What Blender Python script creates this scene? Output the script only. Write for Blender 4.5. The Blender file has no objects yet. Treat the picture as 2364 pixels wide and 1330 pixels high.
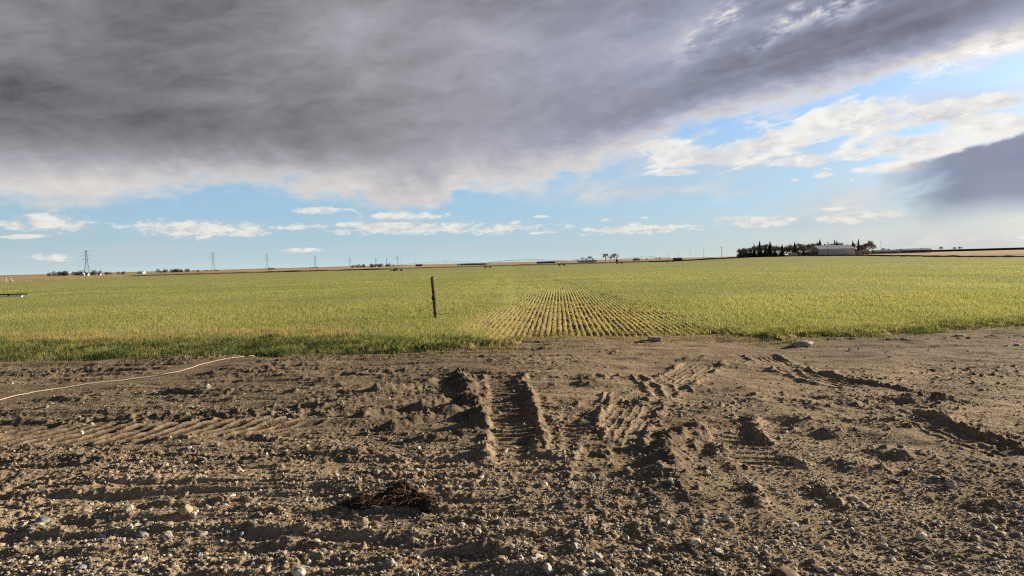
import bpy, bmesh, math, random
import numpy as np
from mathutils import Vector, Matrix

scene = bpy.context.scene
COL = scene.collection
rnd = random.Random(7)
R = math.radians

QUALITY = 1.0
EXPO = 0.93
KS = 1 / 2 ** EXPO
SKY_TINT = (1.15, 1.32, 1.7)
SKY_STR = .1 * KS
DIRT = ((.24, .175, .112), (.33, .245, .155), (.43, .32, .20), (.58, .48, .34), (.09, .066, .045))
CANOPY = ((.29, .315, .105), (.355, .355, .13))
LEAF = ((.205, .255, .085), (.355, .365, .14), (.54, .46, .23))

# ------------------------------------------------------------------ camera
PW, PH, FPX, CAMH = 2364.0, 1330.0, 1700.0, 1.9
PITCH, ROLL = math.atan(60 / FPX), R(-1.46)
CR = Matrix.Rotation(R(90) - PITCH, 3, 'X') @ Matrix.Rotation(ROLL, 3, 'Z')
cd = bpy.data.cameras.new('camera')
cd.sensor_width = 36.0
cd.lens = FPX / PW * 36.0
cd.clip_start = 0.05
cd.clip_end = 60000
cam = bpy.data.objects.new('camera', cd)
cam.matrix_world = Matrix.Translation((0, 0, CAMH)) @ CR.to_4x4()
COL.objects.link(cam)
scene.camera = cam


def ray(px, py):
    return CR @ Vector(((px - PW / 2) / FPX, -(py - PH / 2) / FPX, -1.0))


def P(px, py, z=0.0):
    """ground point (height z) seen in that direction"""
    r = ray(px, py)
    t = (z - CAMH) / r.z
    return (r.x * t, r.y * t)


def azel(px, py):
    r = ray(px, py).normalized()
    return math.degrees(math.atan2(r.x, r.y)), math.degrees(math.asin(r.z))


def hor(px):
    return 635.0 - 0.0255 * px


def xat(px, d):
    r = ray(px, hor(px))
    return r.x / r.y * d


# ------------------------------------------------------------------ noise
def h32(ix, iy, s):
    h = (ix.astype(np.int64).astype(np.uint32) * np.uint32(374761393)) ^ \
        (iy.astype(np.int64).astype(np.uint32) * np.uint32(668265263)) ^ np.uint32((s * 2246822519) & 0xffffffff)
    h ^= h >> np.uint32(15)
    h *= np.uint32(2246822519)
    h ^= h >> np.uint32(13)
    h *= np.uint32(3266489917)
    h ^= h >> np.uint32(16)
    return h


def u01(ix, iy, s):
    return h32(ix, iy, s).astype(np.float32) * np.float32(1 / 4294967296.0)


def perlin(x, y, s=0):
    x = np.asarray(x, np.float32)
    y = np.asarray(y, np.float32)
    x0 = np.floor(x)
    y0 = np.floor(y)
    fx = x - x0
    fy = y - y0
    ux = fx * fx * fx * (fx * (fx * 6 - 15) + 10)
    uy = fy * fy * fy * (fy * (fy * 6 - 15) + 10)

    def g(i, j):
        a = u01(x0 + i, y0 + j, s) * np.float32(2 * math.pi)
        return np.cos(a) * (fx - i) + np.sin(a) * (fy - j)
    a = g(0, 0)
    b = g(1, 0)
    c = g(0, 1)
    d = g(1, 1)
    return (a + (b - a) * ux + (c - a) * uy + (a - b - c + d) * ux * uy) * np.float32(1.5)


def fbm(x, y, o=4, s=0, gain=0.5):
    v = 0
    a = 1.0
    for k in range(o):
        v = v + a * perlin(x * 2 ** k + 17.3 * k, y * 2 ** k - 9.1 * k, s + k)
        a *= gain
    return v


def lumps(x, y, cell, s, prob):
    """heap of rounded clods: height field of hemispherical bumps (metres)"""
    x = np.asarray(x, np.float32) / cell
    y = np.asarray(y, np.float32) / cell
    x0 = np.floor(x)
    y0 = np.floor(y)
    v = np.zeros_like(x)
    for i in (-1, 0, 1):
        for j in (-1, 0, 1):
            cx = x0 + i
            cy = y0 + j
            dx = x - cx - u01(cx, cy, s)
            dy = y - cy - u01(cx, cy, s + 1)
            r = 0.22 + 0.42 * u01(cx, cy, s + 2) ** 2
            on = u01(cx, cy, s + 3) < prob
            a = u01(cx, cy, s + 4) * 6.28
            ca, sa = np.cos(a), np.sin(a)
            q = ((dx * ca + dy * sa) ** 2 + (1.5 * (dy * ca - dx * sa)) ** 2) / (r * r)
            tx, ty = u01(cx, cy, s + 5) - .5, u01(cx, cy, s + 6) - .5
            b = np.minimum(.62 + 1.1 * (dx * tx + dy * ty) / r, 1.9 * (1 - np.sqrt(q)))
            b = np.where(on, np.maximum(0, b) * r, 0)
            v = np.maximum(v, b)
    return v * cell


def sst(a, b, x):
    t = np.clip((x - a) / (b - a), 0, 1)
    return t * t * (3 - 2 * t)


# ------------------------------------------------------------------ mesh helpers
def mesh_np(name, V, F, mat=None, smooth=False, parent=None, attrs=None):
    V = np.ascontiguousarray(V, np.float32)
    F = np.ascontiguousarray(F, np.int32)
    m = bpy.data.meshes.new(name)
    n, k = F.shape
    m.vertices.add(len(V))
    m.vertices.foreach_set('co', V.ravel())
    m.loops.add(n * k)
    m.loops.foreach_set('vertex_index', F.ravel())
    m.polygons.add(n)
    m.polygons.foreach_set('loop_start', np.arange(0, n * k, k, dtype=np.int32))
    m.polygons.foreach_set('loop_total', np.full(n, k, np.int32))
    m.polygons.foreach_set('use_smooth', np.full(n, smooth))
    m.update(calc_edges=True)
    for an, av in (attrs or {}).items():
        av = np.ascontiguousarray(av, np.float32)
        if av.ndim == 1:
            a = m.attributes.new(an, 'FLOAT', 'POINT')
            a.data.foreach_set('value', av)
        else:
            a = m.attributes.new(an, 'FLOAT_COLOR', 'POINT')
            if av.shape[1] == 3:
                av = np.concatenate([av, np.ones((len(av), 1), np.float32)], 1)
            a.data.foreach_set('color', av.ravel())
    o = bpy.data.objects.new(name, m)
    if mat:
        m.materials.append(mat)
    COL.objects.link(o)
    if parent:
        o.parent = parent
    return o


def grid_faces(nr, nc):
    i = np.arange(nr * nc, dtype=np.int32).reshape(nr, nc)
    return np.stack([i[:-1, :-1], i[:-1, 1:], i[1:, 1:], i[1:, :-1]], -1).reshape(-1, 4)


class MB:
    def __init__(self):
        self.v = []
        self.f = []

    def add(self, vs, fs):
        n = len(self.v)
        self.v += [tuple(v) for v in vs]
        self.f += [[i + n for i in f] for f in fs]

    def box(self, c, s, rz=0):
        co, si = math.cos(rz), math.sin(rz)
        vs = []
        for dz in (-.5, .5):
            for dx, dy in ((-.5, -.5), (.5, -.5), (.5, .5), (-.5, .5)):
                x, y = dx * s[0], dy * s[1]
                vs.append((c[0] + x * co - y * si, c[1] + x * si + y * co, c[2] + dz * s[2]))
        self.add(vs, [[3, 2, 1, 0], [4, 5, 6, 7], [0, 1, 5, 4], [1, 2, 6, 5], [2, 3, 7, 6], [3, 0, 4, 7]])

    def rod(self, p, q, r1, r2=None, n=6, caps=True):
        p, q = Vector(p), Vector(q)
        r2 = r1 if r2 is None else r2
        d = (q - p).normalized()
        a = d.orthogonal().normalized()
        b = d.cross(a)
        vs = []
        for c, r in ((p, r1), (q, r2)):
            for i in range(n):
                t = 2 * math.pi * i / n
                vs.append(c + (a * math.cos(t) + b * math.sin(t)) * r)
        fs = [[i, (i + 1) % n, n + (i + 1) % n, n + i] for i in range(n)]
        if caps:
            fs += [list(range(n))[::-1], list(range(n, 2 * n))]
        self.add(vs, fs)

    def tube(self, pts, rad, n=6):
        pts = [Vector(p) for p in pts]
        rad = rad if isinstance(rad, (list, tuple)) else [rad] * len(pts)
        vs = []
        for k, p in enumerate(pts):
            d = (pts[min(k + 1, len(pts) - 1)] - pts[max(k - 1, 0)]).normalized()
            up = Vector((0, 0, 1)) if abs(d.z) < .9 else Vector((1, 0, 0))
            a = d.cross(up).normalized()
            b = a.cross(d)
            for i in range(n):
                t = 2 * math.pi * i / n
                vs.append(p + (a * math.cos(t) + b * math.sin(t)) * rad[k])
        fs = [[k * n + i, k * n + (i + 1) % n, (k + 1) * n + (i + 1) % n, (k + 1) * n + i]
              for k in range(len(pts) - 1) for i in range(n)]
        fs += [list(range(n))[::-1], list(range((len(pts) - 1) * n, len(pts) * n))]
        self.add(vs, fs)

    def tri(self, a, b, c):
        self.add([a, b, c], [[0, 1, 2]])

    def build(self, name, mat, parent=None, smooth=False):
        m = bpy.data.meshes.new(name)
        m.from_pydata(self.v, [], self.f)
        if smooth:
            for p in m.polygons:
                p.use_smooth = True
        m.materials.append(mat)
        o = bpy.data.objects.new(name, m)
        COL.objects.link(o)
        if parent:
            o.parent = parent
        return o


def tag(o, label=None, cat=None, group=None, kind=None):
    if label:
        o['label'] = label
    if cat:
        o['category'] = cat
    if group:
        o['group'] = group
    if kind:
        o['kind'] = kind
    return o


def thing(name, label, cat, loc=(0, 0, 0), rz=0, group=None):
    o = bpy.data.objects.new(name, None)
    o.empty_display_size = 0.2
    COL.objects.link(o)
    o.location = loc
    o.rotation_euler = (0, 0, rz)
    return tag(o, label, cat, group)


def dup(root, loc, rz=0, sc=1, label=None, group=None):
    def cp(o, par):
        c = o.copy()
        COL.objects.link(c)
        if par:
            c.parent = par
        for ch in o.children:
            cp(ch, c)
        return c
    kids = list(root.children)
    r = root.copy()
    COL.objects.link(r)
    for ch in kids:
        cp(ch, r)
    r.location = loc
    r.rotation_euler = (0, 0, rz)
    r.scale = (sc, sc, sc) if not isinstance(sc, tuple) else sc
    if label:
        r['label'] = label
    if group:
        r['group'] = group
    return r


# ------------------------------------------------------------------ materials
class NT:
    """small helper to write node maths as expressions"""
    def __init__(self, tree):
        self.t = tree

    def node(self, typ, **kw):
        n = self.t.nodes.new(typ)
        for k, v in kw.items():
            setattr(n, k, v)
        return n

    def put(self, sock, v):
        if isinstance(v, X):
            self.t.links.new(v.s, sock)
        elif isinstance(v, bpy.types.NodeSocket):
            self.t.links.new(v, sock)
        else:
            sock.default_value = v

    def m(self, op, *a, clamp=False):
        n = self.node('ShaderNodeMath', operation=op)
        n.use_clamp = clamp
        for i, v in enumerate(a):
            self.put(n.inputs[i], v)
        return X(self, n.outputs[0])

    def vm(self, op, *a):
        n = self.node('ShaderNodeVectorMath', operation=op)
        for i, v in enumerate(a):
            self.put(n.inputs[i], v)
        return X(self, n.outputs['Value' if op in ('DOT_PRODUCT', 'LENGTH') else 'Vector'])

    def xyz(self, x, y, z=0.0):
        n = self.node('ShaderNodeCombineXYZ')
        for i, v in enumerate((x, y, z)):
            self.put(n.inputs[i], v)
        return X(self, n.outputs[0])

    def sep(self, v):
        n = self.node('ShaderNodeSeparateXYZ')
        self.put(n.inputs[0], v)
        return [X(self, o) for o in n.outputs]

    def noise(self, vec, scale, detail=4, rough=.5, dist=0.0, color=False):
        n = self.node('ShaderNodeTexNoise')
        self.put(n.inputs['Vector'], vec)
        n.inputs['Scale'].default_value = scale
        n.inputs['Detail'].default_value = detail
        n.inputs['Roughness'].default_value = rough
        n.inputs['Distortion'].default_value = dist
        return X(self, n.outputs['Color' if color else 'Fac'])

    def mixc(self, f, a, b, mode='MIX'):
        n = self.node('ShaderNodeMix', data_type='RGBA', blend_type=mode)
        n.clamp_factor = True
        self.put(n.inputs[0], f)
        self.put(n.inputs[6], a if isinstance(a, (X, bpy.types.NodeSocket)) else (*a, 1)[:4])
        self.put(n.inputs[7], b if isinstance(b, (X, bpy.types.NodeSocket)) else (*b, 1)[:4])
        return X(self, n.outputs[2])

    def ss(self, a, b, x):
        n = self.node('ShaderNodeMapRange', interpolation_type='SMOOTHSTEP')
        self.put(n.inputs[0], x)
        self.put(n.inputs[1], a)
        self.put(n.inputs[2], b)
        return X(self, n.outputs[0])

    def curve(self, x, pts, x0, x1, y0, y1):
        n = self.node('ShaderNodeFloatCurve')
        self.put(n.inputs['Value'], (x - x0) / (x1 - x0))
        c = n.mapping.curves[0]
        ps = sorted(((a - x0) / (x1 - x0), (b - y0) / (y1 - y0)) for a, b in pts)
        while len(c.points) < len(ps):
            c.points.new(0.5, 0.5)
        for p, q in zip(c.points, ps):
            p.location = q
            p.handle_type = 'AUTO'
        n.mapping.update()
        return X(self, n.outputs[0]) * (y1 - y0) + y0


class X:
    def __init__(self, nt, s):
        self.nt, self.s = nt, s

    def __add__(self, o): return self.nt.m('ADD', self, o)
    def __radd__(self, o): return self.nt.m('ADD', o, self)
    def __sub__(self, o): return self.nt.m('SUBTRACT', self, o)
    def __rsub__(self, o): return self.nt.m('SUBTRACT', o, self)
    def __mul__(self, o): return self.nt.m('MULTIPLY', self, o)
    def __rmul__(self, o): return self.nt.m('MULTIPLY', o, self)
    def __truediv__(self, o): return self.nt.m('DIVIDE', self, o)


def newmat(name):
    m = bpy.data.materials.new(name)
    m.use_nodes = True
    nt = NT(m.node_tree)
    b = m.node_tree.nodes['Principled BSDF']
    b.inputs['Roughness'].default_value = .9
    b.inputs['Specular IOR Level'].default_value = .2
    tc = nt.node('ShaderNodeTexCoord')
    return m, nt, b, X(nt, tc.outputs['Object'])


_mc = {}


def plain(name, c, rough=.8, var=.25, scale=3.0, metal=0.0, c2=None, spec=.25, bump=0.0):
    """plain surface with worn, noisy colour"""
    if name in _mc:
        return _mc[name]
    m, nt, b, co = newmat(name)
    f = nt.noise(co, scale, 6, .6)
    d = c2 or tuple(x * (1 - var) for x in c)
    nt.put(b.inputs['Base Color'], nt.mixc(nt.ss(.35, .65, f), d, tuple(min(1, x * (1 + var * .6)) for x in c)))
    b.inputs['Roughness'].default_value = rough
    b.inputs['Metallic'].default_value = metal
    b.inputs['Specular IOR Level'].default_value = spec
    if bump:
        n = nt.node('ShaderNodeBump')
        n.inputs['Strength'].default_value = bump
        nt.put(n.inputs['Height'], nt.noise(co, scale * 6, 6, .65))
        nt.put(b.inputs['Normal'], n.outputs[0])
    _mc[name] = m
    return m


def wood_mat(name, c, c2, scale=30.0):
    m, nt, b, co = newmat(name)
    x, y, z = nt.sep(co)
    f = nt.noise(nt.xyz(x, y, z * .08), scale, 5, .6)
    nt.put(b.inputs['Base Color'], nt.mixc(nt.ss(.3, .7, f), c, c2))
    n = nt.node('ShaderNodeBump')
    n.inputs['Strength'].default_value = .6
    n.inputs['Distance'].default_value = .01
    nt.put(n.inputs['Height'], f)
    nt.put(b.inputs['Normal'], n.outputs[0])
    return m


# ------------------------------------------------------------------ sun, sky, exposure
SUN_AZ, SUN_EL = 66.0, 15.0
S = Vector((math.sin(R(SUN_AZ)) * math.cos(R(SUN_EL)), math.cos(R(SUN_AZ)) * math.cos(R(SUN_EL)), math.sin(R(SUN_EL))))
ld = bpy.data.lights.new('sun', 'SUN')
ld.energy = 5.0
ld.angle = R(0.5)
ld.color = (1.0, .848, .635)
sun = bpy.data.objects.new('sun', ld)
sun.rotation_euler = S.to_track_quat('Z', 'Y').to_euler()
sun.location = (40, 20, 30)
COL.objects.link(sun)

vs = scene.view_settings
vs.view_transform = 'Standard'
vs.look = 'None'
vs.exposure = EXPO
vs.gamma = 1.0
vs.use_curve_mapping = False
scene.cycles.use_denoising = False
scene.cycles.pixel_filter_type = 'BLACKMAN_HARRIS'
scene.cycles.filter_width = 1.15
scene.cycles.max_bounces = 6
scene.cycles.diffuse_bounces = 3
scene.cycles.transmission_bounces = 4
scene.cycles.transparent_max_bounces = 8

w = bpy.data.worlds.new('World')
scene.world = w
w.use_nodes = True
wt = w.node_tree
wt.nodes.clear()
nt = NT(wt)
sky = nt.node('ShaderNodeTexSky', sky_type='NISHITA')
sky.sun_disc = False
sky.sun_elevation = R(SUN_EL)
sky.sun_rotation = R(SUN_AZ)
sky.air_density = 1.0
sky.dust_density = 1.0
sky.ozone_density = 2.0
# ---- clouds, laid on the sky by compass direction (azimuth, elevation in degrees)
dr = X(nt, nt.node('ShaderNodeTexCoord').outputs['Generated'])
dx_, dy_, dz_ = nt.sep(dr)
az = nt.m('ARCTAN2', dx_, dy_) * 57.29578
el = nt.m('ARCSINE', dz_) * 57.29578
zz = nt.m('MAXIMUM', dz_, 0.0) + .045
px_, py_ = dx_ / zz, dy_ / zz                       # cloud layer seen in perspective
along = px_ * .45 - py_ * .89
across = px_ * .89 + py_ * .45
st1 = nt.noise(nt.xyz(along * .30, across * 1.0, 3.0), 1.0, 6, .58, .5)
st2 = nt.noise(nt.xyz(along * .9, across * 3.0, 9.0), 1.0, 7, .62, .6)
vir = nt.noise(nt.xyz((az + el * .8) * .55, el * .16, 4.0), 1.0, 6, .6, .3)
wv = nt.noise(nt.xyz(az * .10, el * .22, 1.0), 1.0, 5, .6)     # soft body
wf = nt.noise(nt.xyz(az * .45, el * .95, 5.0), 1.0, 7, .62)    # fine puffs
wl0 = nt.noise(nt.xyz(az * .5 + 3.0, el * 1.0 - az * .12, 6.0), 1.0, 6, .6)
wm = nt.noise(nt.xyz(az * .22 + 7.0, el * .62 - az * .10, 8.0), 1.0, 7, .6, .5)
wf2 = nt.noise(nt.xyz(az * .45 + 31.0, el * .95, 2.0), 1.0, 6, .62)


def C(px, py):
    return azel(px, py)


bd = [C(-300, 480), C(0, 458), C(150, 462), C(300, 448), C(450, 430), C(560, 425), C(700, 440), C(850, 462), C(980, 482),
      C(1020, 458), C(1080, 428), C(1160, 428), C(1300, 402), C(1450, 375), C(1600, 325), C(1800, 268), C(2000, 225), C(2200, 190), C(2364, 150)]
bd = [(-180, 6), (-90, 5)] + bd + [(45, 17), (65, 30), (100, 40), (180, 8)]
elb = nt.curve(az, bd, -180, 180, 0, 45)
rightness = nt.ss(0.0, 14.0, az)
fray = (wf - .5) * 3.2 + (wv - .5) * 2.2 + (vir - .5) * 1.6 * (1.0 - rightness) + (st2 - .5) * 3.0 * rightness + (wm - .5) * 2.5
t = el - elb + fray + .7 * (1.0 - rightness) - .3 * rightness
deckA = nt.ss(-.3, 1.5, t)


def blob(px, py, rx, ry, amp, rot=0.0):
    a0, e0 = C(px, py)
    u, v = az - a0, el - e0
    if rot:
        c, s = math.cos(R(rot)), math.sin(R(rot))
        u, v = u * c + v * s, v * c - u * s
    q = (u / rx) * (u / rx) + (v / ry) * (v / ry)
    return nt.m('EXPONENT', q * -1.0) * amp


lum = blob(40, 225, 12, 2.4, -.10, 2) + blob(520, 330, 12, 1.6, -.045, -3) + blob(700, 260, 8, 2.2, -.03) + blob(150, 420, 10, 1.5, .13) + blob(900, 400, 7, 1.3, .10, 8)
lum = lum + blob(480, 228, 5.5, .5, .05) + blob(330, 40, 12, 3.5, -.03) + blob(800, 70, 4.5, 2.0, .09, 20)
lum = lum + blob(1100, 130, 8, 2.0, .05, 10) + blob(1450, 120, 7, 1.6, .07, 12) + blob(1600, 60, 3.5, 1.2, .10, 35)
torn = nt.ss(.42, .60, st2 * .5 + wl0 * .5)
lum = lum + (blob(1925, 10, 2.6, 1.0, .75, 10) + blob(1660, 52, 3.0, .9, .60, 38) + blob(1785, 72, 2.0, .7, .5, 30) + blob(2200, 150, 6, .9, .35, 16)) * torn
lum = lum + blob(2060, 70, 9, 2.4, -.13, 12) + blob(1750, 170, 9, 1.8, -.06, 14) + blob(1150, 5, 10, 1.3, -.07) + blob(1500, 240, 11, 1.5, -.05, 14)
lum = lum + blob(2250, 120, 6, 1.2, .10, 16) + blob(1050, 330, 6, 2.0, .03, 8)
core = nt.ss(-22, 2, az) * .085 + .245
fringe = nt.m('EXPONENT', nt.m('POWER', nt.m('MAXIMUM', t, 0.0) / (2.8 - rightness * .7), 2.0) * -1.0)
overhead = nt.ss(20, 40, el) * -.07  # unseen upper deck made darker for less fill light
dl = core + lum + fringe * (.38 + rightness * .06) + (st1 - .5) * .16 + (st2 - .5) * (rightness * .26 + .03) + (wm - .5) * .24 + (wl0 - .5) * .07 + (wv - .5) * .10 + (wf - .5) * .04 + overhead
dl = nt.m('MAXIMUM', dl, .045)
dl = dl * (1.0 - .72 * nt.ss(21, 36, el)) * (1.0 - .55 * nt.ss(.55, -.2, dy_))  # deck dimmed overhead and behind camera, out of view, to lower ambient light
cool = nt.ss(.12, .40, dl)
deckC = nt.mixc(nt.ss(-10, 16, az), (.985, .98, 1.085), (.91, .965, 1.28))
deckC = nt.mixc(nt.ss(.35, .7, dl), deckC, (1.04, 1.0, .96))
deckC = nt.mixc(nt.ss(.14, .07, dl), deckC, (.88, .99, 1.24))
deckC = X(nt, nt.vm('SCALE', deckC).s) if False else deckC
sc_ = nt.node('ShaderNodeVectorMath', operation='SCALE')
nt.put(sc_.inputs[0], deckC)
nt.put(sc_.inputs['Scale'], dl)
deckC = X(nt, sc_.outputs[0])


# ---- heaped clouds: low rows over the horizon and the broken band to the right
def puffs(lst, wamp, hard):
    best = None
    for (cx, cy, rx, ry) in lst:
        a0, e0 = C(cx, cy)
        sl = .0255
        u = (az - a0) / (rx / 29.7)
        v = (el - e0) / (ry / 29.7)
        f = 1.0 - nt.m('SQRT', u * u + v * v)
        best = f if best is None else nt.m('MAXIMUM', best, f)
    return best


wl = nt.noise(nt.xyz(az * .8 + 3.0, el * 2.0, 6.0), 1.0, 7, .65)
low = puffs([(110, 512, 75, 20), (450, 528, 160, 20), (30, 520, 40, 10), (730, 486, 80, 9), (930, 498, 120, 11), (1010, 527, 270, 14), (1160, 528, 120, 13),
             (1250, 500, 22, 4), (1405, 507, 24, 5), (1490, 503, 16, 5), (1465, 529, 160, 13), (1760, 512, 100, 14), (1980, 502, 130, 14),
             (1897, 403, 22, 12), (1970, 413, 10, 5), (1835, 416, 8, 4), (690, 578, 60, 6), (2330, 549, 90, 5), (680, 524, 70, 8), (60, 546, 50, 5), (120, 596, 40, 10), (560, 540, 60, 9), (870, 519, 110, 9), (1600, 522, 30, 4), (1690, 505, 60, 7), (2060, 497, 60, 6), (1250, 536, 40, 5), (1545, 524, 60, 7),
             (1930, 482, 28, 5)], 1, 1)
lowN = low + (wf - .5) * 1.3 + (wl - .5) * 2.6
lowA = nt.ss(-.02, .60, lowN) * .85
mid = puffs([(1640, 360, 170, 46), (1780, 330, 120, 40), (1980, 280, 150, 52), (2080, 330, 110, 30), (2180, 270, 120, 36), (2300, 235, 130, 22),
             (2330, 290, 110, 32), (995, 466, 26, 16), (1020, 448, 34, 12), (1055, 434, 40, 9), (2040, 350, 110, 18), (1560, 398, 80, 14), (2130, 350, 70, 14), (2080, 384, 90, 12), (1850, 372, 110, 16)], 1, 1)
midN = mid + (wm - .5) * 3.0 + (wf2 - .5) * 1.3
midA = nt.ss(.06, .62, midN) * .92
veilL = puffs([(320, 588, 280, 36), (90, 598, 170, 26), (1000, 572, 560, 16), (120, 520, 150, 36), (450, 530, 220, 30), (900, 512, 260, 30), (1950, 512, 260, 26)], 1, 1)
veilA = nt.ss(.05, .9, veilL + (wv - .5) * 1.2) * .55
veilR = puffs([(1950, 470, 190, 60), (1650, 370, 380, 80), (2150, 250, 300, 60), (1480, 440, 480, 40), (2200, 560, 420, 60)], 1, 1)
veilRA = nt.ss(0.0, 1.0, veilR + (wv - .5) * .8 + (wm - .5) * 1.6) * .72
# the dark shower cloud at the right
aD, eD = C(2120, 395)
top = (az - aD) * .23 + eD + .75 + (wf - .5) * 1.1
bot = C(2300, 488)[1] + (wv - .5) * 1.6
darkA = nt.ss(-.05, .35, top - el) * nt.ss(-1.5, 1.1, el - bot) * nt.ss(-3.2, 2.4, az - C(2130, 400)[0] + (wv - .5) * 3.0 + (wm - .5) * 5.0)
darkA = darkA * nt.ss(62, 45, az)
rim = nt.m('EXPONENT', nt.m('POWER', (el - top - .12) / .28, 2.0) * -1.0) * nt.ss(-3.5, -2.0, az - aD) * nt.ss(50, 40, az)

strength = 1.0
clear = sky.outputs[0]
b_sky = nt.node('ShaderNodeBackground')
tint = nt.node('ShaderNodeVectorMath', operation='MULTIPLY')
nt.put(tint.inputs[0], clear)
tint.inputs[1].default_value = SKY_TINT
nt.put(b_sky.inputs['Color'], tint.outputs[0])
b_sky.inputs['Strength'].default_value = SKY_STR


def over(sh, alpha, color, k=KS):
    bg = nt.node('ShaderNodeBackground')
    nt.put(bg.inputs['Color'], color if isinstance(color, X) else (*color, 1))
    bg.inputs['Strength'].default_value = k
    mx = nt.node('ShaderNodeMixShader')
    nt.put(mx.inputs[0], alpha)
    nt.t.links.new(sh, mx.inputs[1])
    nt.t.links.new(bg.outputs[0], mx.inputs[2])
    return mx.outputs[0]


sh = b_sky.outputs[0]
sh = over(sh, nt.ss(12.0, 5.0, el) * nt.ss(60, 20, nt.m('ABSOLUTE', az)) * .62, nt.mixc(nt.ss(0, 34, az), (.33, .58, .82), (.42, .62, .80)))
hz = nt.m('EXPONENT', nt.m('MAXIMUM', el, 0.0) / -2.1) * .9
sh = over(sh, hz, nt.mixc(nt.ss(-5, 34, az), (.58, .71, .72), (.68, .69, .60)))
sh = over(sh, veilA, (.52, .60, .66))
sh = over(sh, veilRA, nt.mixc(nt.ss(.35, .65, wm), (.56, .60, .66), (.72, .71, .68)))
sh = over(sh, lowA, nt.mixc(nt.ss(.36, .60, wl * .6 + wf2 * .4), (.60, .61, .62), (.90, .87, .79)))
sh = over(sh, midA, nt.mixc(nt.ss(.38, .62, wm * .55 + wf2 * .45), nt.mixc(nt.ss(.15, .75, midN), (.90, .87, .82), (.57, .57, .61)), (.97, .94, .87)))
sh = over(sh, darkA, nt.mixc(nt.ss(.35, .65, wv), (.215, .25, .37), (.30, .33, .43)))
sh = over(sh, rim * .85, (.92, .89, .82))
sh = over(sh, deckA, deckC)
wo = nt.node('ShaderNodeOutputWorld')
wt.links.new(sh, wo.inputs[0])
# ------------------------------------------------------------------ lie of the land
def groundz(x, y):
    """the field falls gently away in front and rises towards the farmyard at the right"""
    x = np.asarray(x, np.float64)
    y = np.asarray(y, np.float64)
    q = x / np.maximum(y, 1.0)
    return -2.0 * sst(25, 300, y) + 2.5 * sst(380, 650, y) * sst(.20, .34, q) + .8 * sst(650, 820, y) * sst(.30, .5, q)


# near edge of the crop (metres in front of the camera, along x)
EP = [P(*p) for p in [(-420, 842), (-150, 836), (0, 832), (150, 830), (330, 823), (600, 823), (850, 818), (1000, 812), (1100, 804), (1190, 795), (1235, 778),
                      (1330, 776), (1450, 778), (1560, 776), (1650, 775), (1750, 781), (1800, 783), (1900, 777), (2050, 775), (2150, 769), (2250, 757),
                      (2364, 752), (2650, 742), (3000, 730)]]
EX = np.array([p[0] for p in EP])
EY = np.array([p[1] for p in EP])


def edge(x):
    return np.interp(x, EX, EY) + .32 * perlin(np.asarray(x) * 1.1, np.asarray(x) * 0 + 3.3, 61) + .22 * perlin(np.asarray(x) * 3.4, np.asarray(x) * 0, 62)


ROWA = math.atan((1290 - PW / 2) / FPX)           # drilling direction
DV = (math.sin(ROWA), math.cos(ROWA))
DU = (math.cos(ROWA), -math.sin(ROWA))


def strip(u, v):
    """1 inside the thin, trampled strip where the drill rows show"""
    n = .9 * perlin(u * .5, v * .10, 71) + .5 * perlin(u * 1.3, v * .3, 72)
    return sst(-3.7, -.8, u + n) * sst(5.1 - .07 * np.clip(v - 20, 0, 60), 1.4 - .05 * np.clip(v - 20, 0, 60), u + n) * sst(78, 22, v + 8 * n)


# ------------------------------------------------------------------ dirt lot relief
def poly_dist(x, y, pts, closed=False):
    """distance to a polyline, arc length along it and side sign"""
    best = np.full(x.shape, 1e9, np.float32)
    tl = np.zeros_like(best)
    sd = np.zeros_like(best)
    L = 0
    for (ax, ay), (bx, by) in zip(pts[:-1], pts[1:]):
        vx, vy = bx - ax, by - ay
        l = math.hypot(vx, vy)
        t = np.clip(((x - ax) * vx + (y - ay) * vy) / (l * l), 0, 1)
        ex, ey = x - ax - t * vx, y - ay - t * vy
        d = np.hypot(ex, ey)
        k = d < best
        best = np.where(k, d, best)
        tl = np.where(k, L + t * l, tl)
        sd = np.where(k, np.sign(vx * ey - vy * ex) * d, sd)
        L += l
    return best, tl, sd, L


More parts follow.
